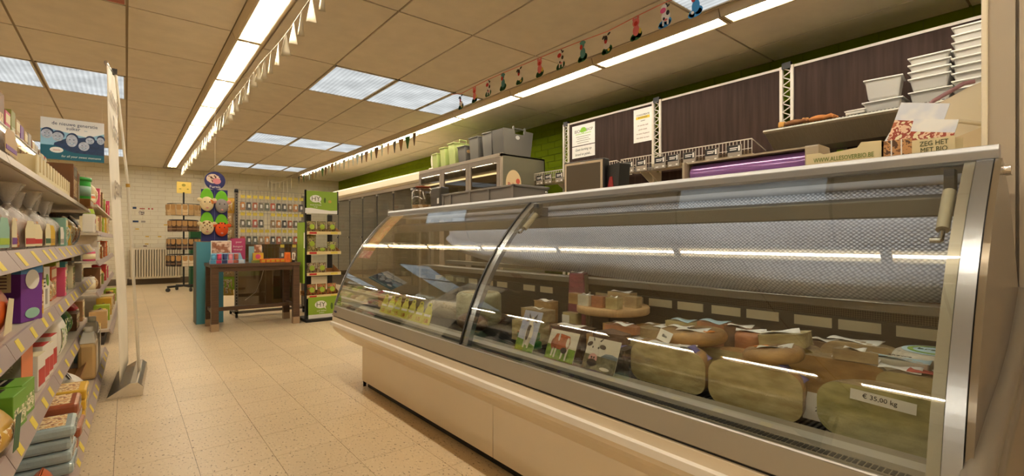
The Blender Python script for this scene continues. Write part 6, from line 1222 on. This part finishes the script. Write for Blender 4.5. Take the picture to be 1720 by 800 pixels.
# ------------------------------------------------------------------ seed packet rack
sr = thing('packet_rack', 'wire display rack hung with clear packets behind the table', 'rack', (1.14, 7.35, 0))
M_rk = mat('rack steel', (120, 112, 100), .4, .5)
part('post', MB().box(0, .04, 0, .04, .06, 1.70), M_rk, sr); part('post', MB().box(.86, .90, 0, .04, .06, 1.70), M_rk, sr); part('post_cap', MB().lathe([(.001, 1.70), (.026, 1.70), (.022, 1.745), (.001, 1.75)], 12, (.02, .02, 0), caps=False), M_black, sr)
hol = MB()
for i in range(40): hol.box(.012, .028, -.001, .0, .10 + i * .04, .12 + i * .04)
part('post_slots', hol, M_black, sr, kind='stuff')
gr = MB()
for i in range(19): gr.tube([(.04 + i * .0455, .02, .76), (.04 + i * .0455, .02, 1.74)], .002, 4)
for i in range(7): gr.tube([(.0, .02, .80 + i * .156), (.90, .02, .80 + i * .156)], .002, 4)
part('grid_wire', gr, M_rk, sr, kind='stuff')
part('clear_back', MB().box(.03, .87, .05, .056, .10, 1.05), glass('rack sheet', (240, 234, 224), 1.2), sr); part('base_frame', MB().box(0, .9, -.02, .06, .055, .085).box(0, .04, -.02, .5, .055, .085).box(.86, .9, -.02, .5, .055, .085), M_rk, sr)
for x in (.02, .88): 
    for y in (0.0, .46): part('caster', MB().lathe([(.001, -.012), (.028, -.012), (.028, .012), (.001, .012)], 14, caps=False), M_black, sr, (x, y, .028), (0, R(90), 0))
part('reflection_panel', MB().box(.04, .86, .20, .21, .09, 1.0), mat('taupe painted reflection', (132, 116, 92), .25, noise=(4, .25)), sr); part('green_card', MB().box(.06, .34, .19, .199, .55, .74), mat('olive lower board', (122, 128, 70), .5), sr); part('arch_window', MB().poly([(.52, .2), (.80, .2), (.80, .58), (.76, .66), (.66, .70), (.56, .66), (.52, .58)], .199, .004), mat('dark arch', (70, 62, 52), .3), sr); part('dangling_cable', MB().tube([(.40, .12, .74), (.34, .11, .5), (.27, .11, .32), (.14, .11, .22)], .004, 5), M_white, sr)  # taupe panel stands for the refrigerator's reflection in the clear sheet
fills = [(60, 60, 44), (90, 92, 66), (160, 84, 44), (196, 130, 60), (70, 70, 60), (170, 70, 40), (110, 100, 80), (50, 44, 40), (140, 110, 70)]
rowz = [(1.66, 11, 'top'), (1.425, 11, 'middle'), (1.195, 10, 'third')]
def packet(label, x, z, i, header=True):
    t = thing('spice_bag', label, 'packet', (1.14 + x, 7.345, z), 0, 'hanging packets on the wire rack')
    fm = mat('packet fill %d' % (i % 9), fills[i % 9], .5, noise=(60, .4), coat=.5)
    part('contents', MB().frus((-.032, .032, -.050, -.010), (-.028, .028, -.040, -.014), -.186, -.085), fm, t, bevel=.008); part('clear_bag', MB().frus((-.036, .036, -.055, -.006), (-.034, .034, -.026, -.018), -.19, -.03), film('thin packet film', (235, 232, 225), .12, .1), t, bevel=.006)
    part('label', MB().box(-.013, .013, -.058, -.056, -.155, -.11), M_paper, t)
    if header: part('header_card', MB().box(-.026, .026, -.050, -.048, -.035, .005), M_tagy, t)
    t.scale = (1.0, 1.0, 1.06)
    part('hook', MB().tube([(0, .018, 0), (0, -.06, 0), (0, -.064, .008)], .002, 5), M_rk, t)
for z, n, rn in rowz:
    for i in range(n):
        if rn == 'middle' and i == 4: continue
        packet('clear packet of ' + ['dark green', 'grey green', 'rust', 'amber', 'dark', 'red brown', 'grey', 'black', 'tan'][(i * 4 + len(rn)) % 9] + ' herbs on the rack, ' + rn + ' row, ' + ORD[i] + ' hook', .085 + i * .075, z, i * 4 + len(rn))
for i, x in enumerate((.58, .74)): packet('clear packet hanging in the lowest row of the rack, ' + ['left', 'right'][i] + ' one', x, .985, 4 + i * 4)
# snack bags on the rack's side
for i, (z, c) in enumerate(((1.42, 'gold'), (1.24, 'tan'), (1.05, 'clearbag'), (.56, 'tan'), (.38, 'lime'), (.30, 'gold'))):
    t = thing('snack_bag', ['golden', 'tan', 'clear', 'second tan', 'lime', 'lowest golden'][i] + ' snack bag hanging on the left side of the packet rack', 'snack bag', (1.085 - .01 * (i % 2), 7.44 + .02 * (i % 3), z), -R(35), 'bags on the rack side'); pouch(t, .16, .07, .2, P_[c], A_food); part('hook', MB().tube([(0, 0, .2), (0.05, .05, .205)], .002, 4), M_rk, t)

# ------------------------------------------------------------------ green snack stand
hy = thing('snack_stand', 'black shelf stand with lime green header and base signs', 'display stand', (1.80, 6.40, 0))
M_hy = mat('lime sign', (134, 166, 46), .5)
part('foot', MB().box(-.02, .46, -.05, .36, 0, .035), M_black, hy); 
for x in (.02, .30): part('post', MB().box(x + .06, x + .12, .30, .33, .035, 1.40), M_black, hy)
part('side_rail', MB().box(-.025, -.005, .0, .02, .035, 1.70), M_black, hy); part('side_rail', MB().box(.385, .40, .0, .02, 1.39, 1.70), M_black, hy)
h_ = part('header_sign', MB().box(-.022, .385, .0, .012, 1.40, 1.69), M_hy, hy); part('white_wave', MB().poly([(-.022, 1.40), (.385, 1.40), (.385, 1.445), (.30, 1.44), (.15, 1.455), (.05, 1.47), (-.022, 1.465)], -.0005, .001), M_paper, h_); part('speech_bubble', MB().disc(.11, 1.59, .072, .048, -.0005, 24, .001).poly([(.14, 1.555), (.18, 1.525), (.165, 1.565)], -.0005, .001), M_paper, h_); text('HY', .085, mat('bubble grey', (90, 96, 70), .6), h_, (.11, -.0018, 1.588)); part('leaf', MB().disc(.225, 1.575, .014, .035, -.0005, 14, .001), mat('leaf dark', (70, 96, 36), .6), h_); part('sprout', MB().disc(.29, 1.56, .022, .02, -.0005, 14, .001), mat('sprout tan', (196, 160, 70), .6), h_); text('snack & fruits', .026, M_paper, h_, (.11, -.0015, 1.51)); text('to go', .022, M_paper, h_, (.11, -.0015, 1.485))
b_ = part('base_sign', MB().box(.015, .435, -.012, .0, .04, .315), M_hy, hy); part('white_foot', MB().poly([(.015, .04), (.435, .04), (.435, .085), (.015, .09)], -.0125, .001), M_paper, b_); part('speech_bubble', MB().disc(.17, .215, .075, .05, -.0125, 24, .001).poly([(.20, .18), (.24, .15), (.225, .19)], -.0125, .001), M_paper, b_); text('HY', .09, mat('bubble grey'), b_, (.17, -.014, .213)); text('ook lekker', .028, M_paper, b_, (.18, -.0135, .135)); text('anders', .024, M_paper, b_, (.18, -.0135, .108)); part('leaf', MB().disc(.31, .185, .016, .045, -.0125, 14, .001), mat('leaf dark'), b_)
part('side_banner', MB().box(-.05, -.028, -.01, .25, .50, 1.28), M_hy, hy); part('side_text', MB().box(-.04, -.03, -.012, -.010, .95, 1.15), M_paper, hy)
sz = [.33, .62, .895, 1.155]
for i, z in enumerate(sz):
    s_ = part('shelf', MB().box(.0, .43, .0, .29, z - .006, z + .002).box(.0, .43, .284, .29, z, z + .05), M_kraft, hy); part('price_edge', MB().box(.0, .435, -.006, .0, z - .028, z + .012), mat('shelf edge', (226, 206, 150), .5), s_); part('price_text', MB().box(.03, .12, -.0068, -.006, z - .02, z + .004), M_red, s_); part('price_text', MB().box(.30, .39, -.0068, -.006, z - .02, z + .004), M_tagy, s_); part('shelf_side', MB().prism([(.0, z), (.29, z), (.29, z + .10), (.0, z + .015)], .425, .43, 'x'), M_kraft, s_)
bagc = [('lime', 'tealc'), ('tan', 'lime'), ('olive', 'lime'), ('brown', 'lime')]
for i, z in enumerate(sz):
    for k in range(3):
        if i == 1 and k == 2: continue
        t = thing('snack_pouch', ['bottom', 'third', 'second', 'top'][i] + ' shelf snack pouch on the green stand, ' + ['left', 'middle', 'right'][k], 'pouch', (1.80 + .08 + k * .13, 6.40 + .09, z + .0035), 0, 'pouches on the green stand')
        h = [.14, .13, .13, .14][i] if not (i == 2 and k == 0) else .22
        if i == 2 and k == 1: h = .06
        pouch(t, .12, .07, h, pmat('nut mix %d' % i, [[(90, 74, 50), (160, 140, 90), (60, 60, 40)], [(120, 130, 60), (190, 180, 120), (80, 60, 40)], [(130, 110, 80), (196, 176, 140), (90, 70, 50)], [(90, 130, 60), (190, 120, 70), (110, 60, 40)]][3 - i], 50), None)
        part('round_label', MB().disc(0, h * .5, .032, min(.035, h * .35), -.036, 16, .001), P_['lime'], t)
        if i == 3: part('blue_top', MB().box(-.055, .055, -.006, .006, h * .85, h * .96), P_['bluec'], t)

# ------------------------------------------------------------------ sock carousel
sk = thing('sock_carousel', 'black rotating wire stand of socks on castors by the radiator', 'display stand', (.93, 12.0, 0))
part('pole', MB().tube([(0, 0, .10), (0, 0, 2.05)], .016, 10), M_black, sk)
for a in range(4):
    c, s_ = math.cos(R(20 + 90 * a)), math.sin(R(20 + 90 * a)); part('base_arm', MB().tube([(0, 0, .11), (.30 * c, .30 * s_, .10)], .022, 8), M_black, sk); part('castor', MB().lathe([(.001, -.015), (.04, -.015), (.04, .015), (.001, .015)], 14, caps=False), M_dgrey, sk, (.29 * c, .29 * s_, .04), (R(90), 0, R(20 + 90 * a)))
part('top_sign', MB().box(-.12, .13, -.006, .006, 2.03, 2.265), mat('yellow stand sign', (238, 208, 104), .6), sk); part('sign_mark', MB().disc(0, 2.20, .035, .03, -.006, 14, .001).disc(-.06, 2.12, .02, .012, -.006, 10, .001).disc(.07, 2.12, .02, .012, -.006, 10, .001), mat('sign ink', (150, 140, 50), .6), sk)
tiers = [(1.80, .28, 9, (196, 166, 120)), (1.47, .25, 9, (96, 72, 54)), (1.10, .27, 9, (64, 50, 44)), (.76, .28, 9, (58, 46, 42))]
for ti, (z, r, n, c) in enumerate(tiers):
    part('ring', MB().tube([(r * math.cos(a * math.pi / 12), r * math.sin(a * math.pi / 12), z) for a in range(24)], .006, 5, closed=True), M_black, sk)
    if ti == 0: part('basket_wire', MB().tube([(r * math.cos(a * math.pi / 12), r * math.sin(a * math.pi / 12), z - .22) for a in range(24)], .006, 5, closed=True), M_black, sk)
    for k in range(4): part('spoke', MB().tube([(0, 0, z), (r * math.cos(k * math.pi / 2), r * math.sin(k * math.pi / 2), z)], .005, 5), M_black, sk)
    for k in range(n):
        a = -math.pi / 2 + (k - 4) * .36; x, y = .93 + r * math.cos(a), 12.0 + r * math.sin(a)
        t = thing('sock_pair', ['pale', 'brown', 'dark brown', 'black and white'][ti] + ' folded socks on the carousel, ' + ['top', 'second', 'third', 'bottom'][ti] + ' ring, ' + ORD[k] + ' from the left', 'socks', (x, y, z - .005), a + math.pi / 2, 'socks on the carousel')
        cc_ = mat('sock %d %d' % (ti, k % 3), tuple(max(0, min(255, v + [0, 22, -14][k % 3])) for v in c) if not (ti == 3 and k in (4, 5)) else (226, 214, 190), .9)
        if ti == 3 and k in (4, 5): cc_ = mat('white sock', (226, 214, 190), .9)
        part('sock', MB().box(-.045, .045, -.022, .012, -.235, -.01), cc_, t, bevel=.012); part('band_card', MB().poly([(-.042, -.10), (-.02, -.125), (.02, -.125), (.042, -.10), (.042, -.02), (-.042, -.02)], -.0225, .002), mat('kraft sleeve', (176, 136, 84), .8), t); part('stripe', MB().box(-.046, .046, -.0235, -.020, -.185, -.175), mat('sock stripe', (190, 150, 110), .9), t)
# green crates with white slats behind the carousel
for i, z in enumerate((.0, .42, .84)):
    t = thing('green_crate', 'green folding crate standing behind the sock carousel, ' + ['bottom', 'middle', 'top'][i] + ' of the pile', 'crate', (1.33, 12.75, z), 0, 'green crates'); part('shell', MB().box(-.22, .30, 0, .4, 0, .415), mat('deep green plastic', (16, 84, 44), .5), t, bevel=.01)
    for k in range(5): part('slat', MB().box(.10, .29, -.006, 0, .05 + k * .07, .07 + k * .07), M_white if k % 2 else mat('deep green plastic'), t)
# ------------------------------------------------------------------ radiator and wall papers
rd = thing('wall_radiator', 'white column radiator on the back wall', 'radiator', (.055, 14.30, .135)); M_rad = mat('radiator enamel', (228, 216, 192), .4)
part('panel', MB().box(0, .99, .06, .12, 0, .74), mat('radiator gap shade', (176, 162, 138), .6), rd, bevel=.01)  # panel coloured darker to stand for the shade between the fins
rm = MB().box(-.015, .015, -.01, .06, .03, .71).mesh('fin', M_rad)
for i in range(19): obj('fin', rm, rd, (.042 + i * .0503, 0, 0), bevel=.008)
part('bottom_rail', MB().box(0, .99, .01, .06, 0, .05), M_rad, rd); part('top_rail', MB().box(0, .99, .01, .06, .69, .74), M_rad, rd); part('pipe', MB().tube([(-.03, .08, .04), (-.05, .08, .0), (-.05, .08, -.134)], .012, 8), M_rad, rd); part('wall_bracket', MB().box(.2, .25, .12, .172, .1, .6), M_rad, rd)
def wp_(label, x, z, w, h, m):
    single('wall_notice', label, 'notice', MB().box(0, w, -.002, .0, 0, h), m, (x, 14.486, z), group='small papers on the back wall')
wp_('small dark photo print, upper left of the wall papers', .12, 1.80, .07, .05, M_b2); wp_('white photo notice with dark pictures below the red caption', .23, 1.66, .11, .10, pmat('notice print', [(60, 50, 50), (220, 210, 196), (120, 90, 80)], 25)); wp_('thin red caption strip on the back wall', .25, 1.80, .10, .025, mat('dull red print', (180, 90, 70), .6)); wp_('small dark print, lower left of the wall papers', .12, 1.48, .11, .045, M_b2); wp_('small grey print, lower right of the wall papers', .28, 1.48, .08, .045, P_['grey']); wp_('left tiny red sticker beside the wall papers', .41, 1.80, .035, .03, P_['red']); wp_('right tiny red sticker beside the wall papers', .475, 1.80, .035, .03, P_['red'])
for i, (x, z) in enumerate(((.17, 1.31), (.36, 1.13), (.60, 1.13), (.35, .95), (.32, .90), (.72, 1.42))): wp_('small ' + ['upper yellow', 'left yellow', 'right yellow', 'lower yellow', 'brown', 'faded yellow'][i] + ' sticker above the radiator', x, z, .07, .025, P_['yellow'] if i != 4 else P_['brown'])
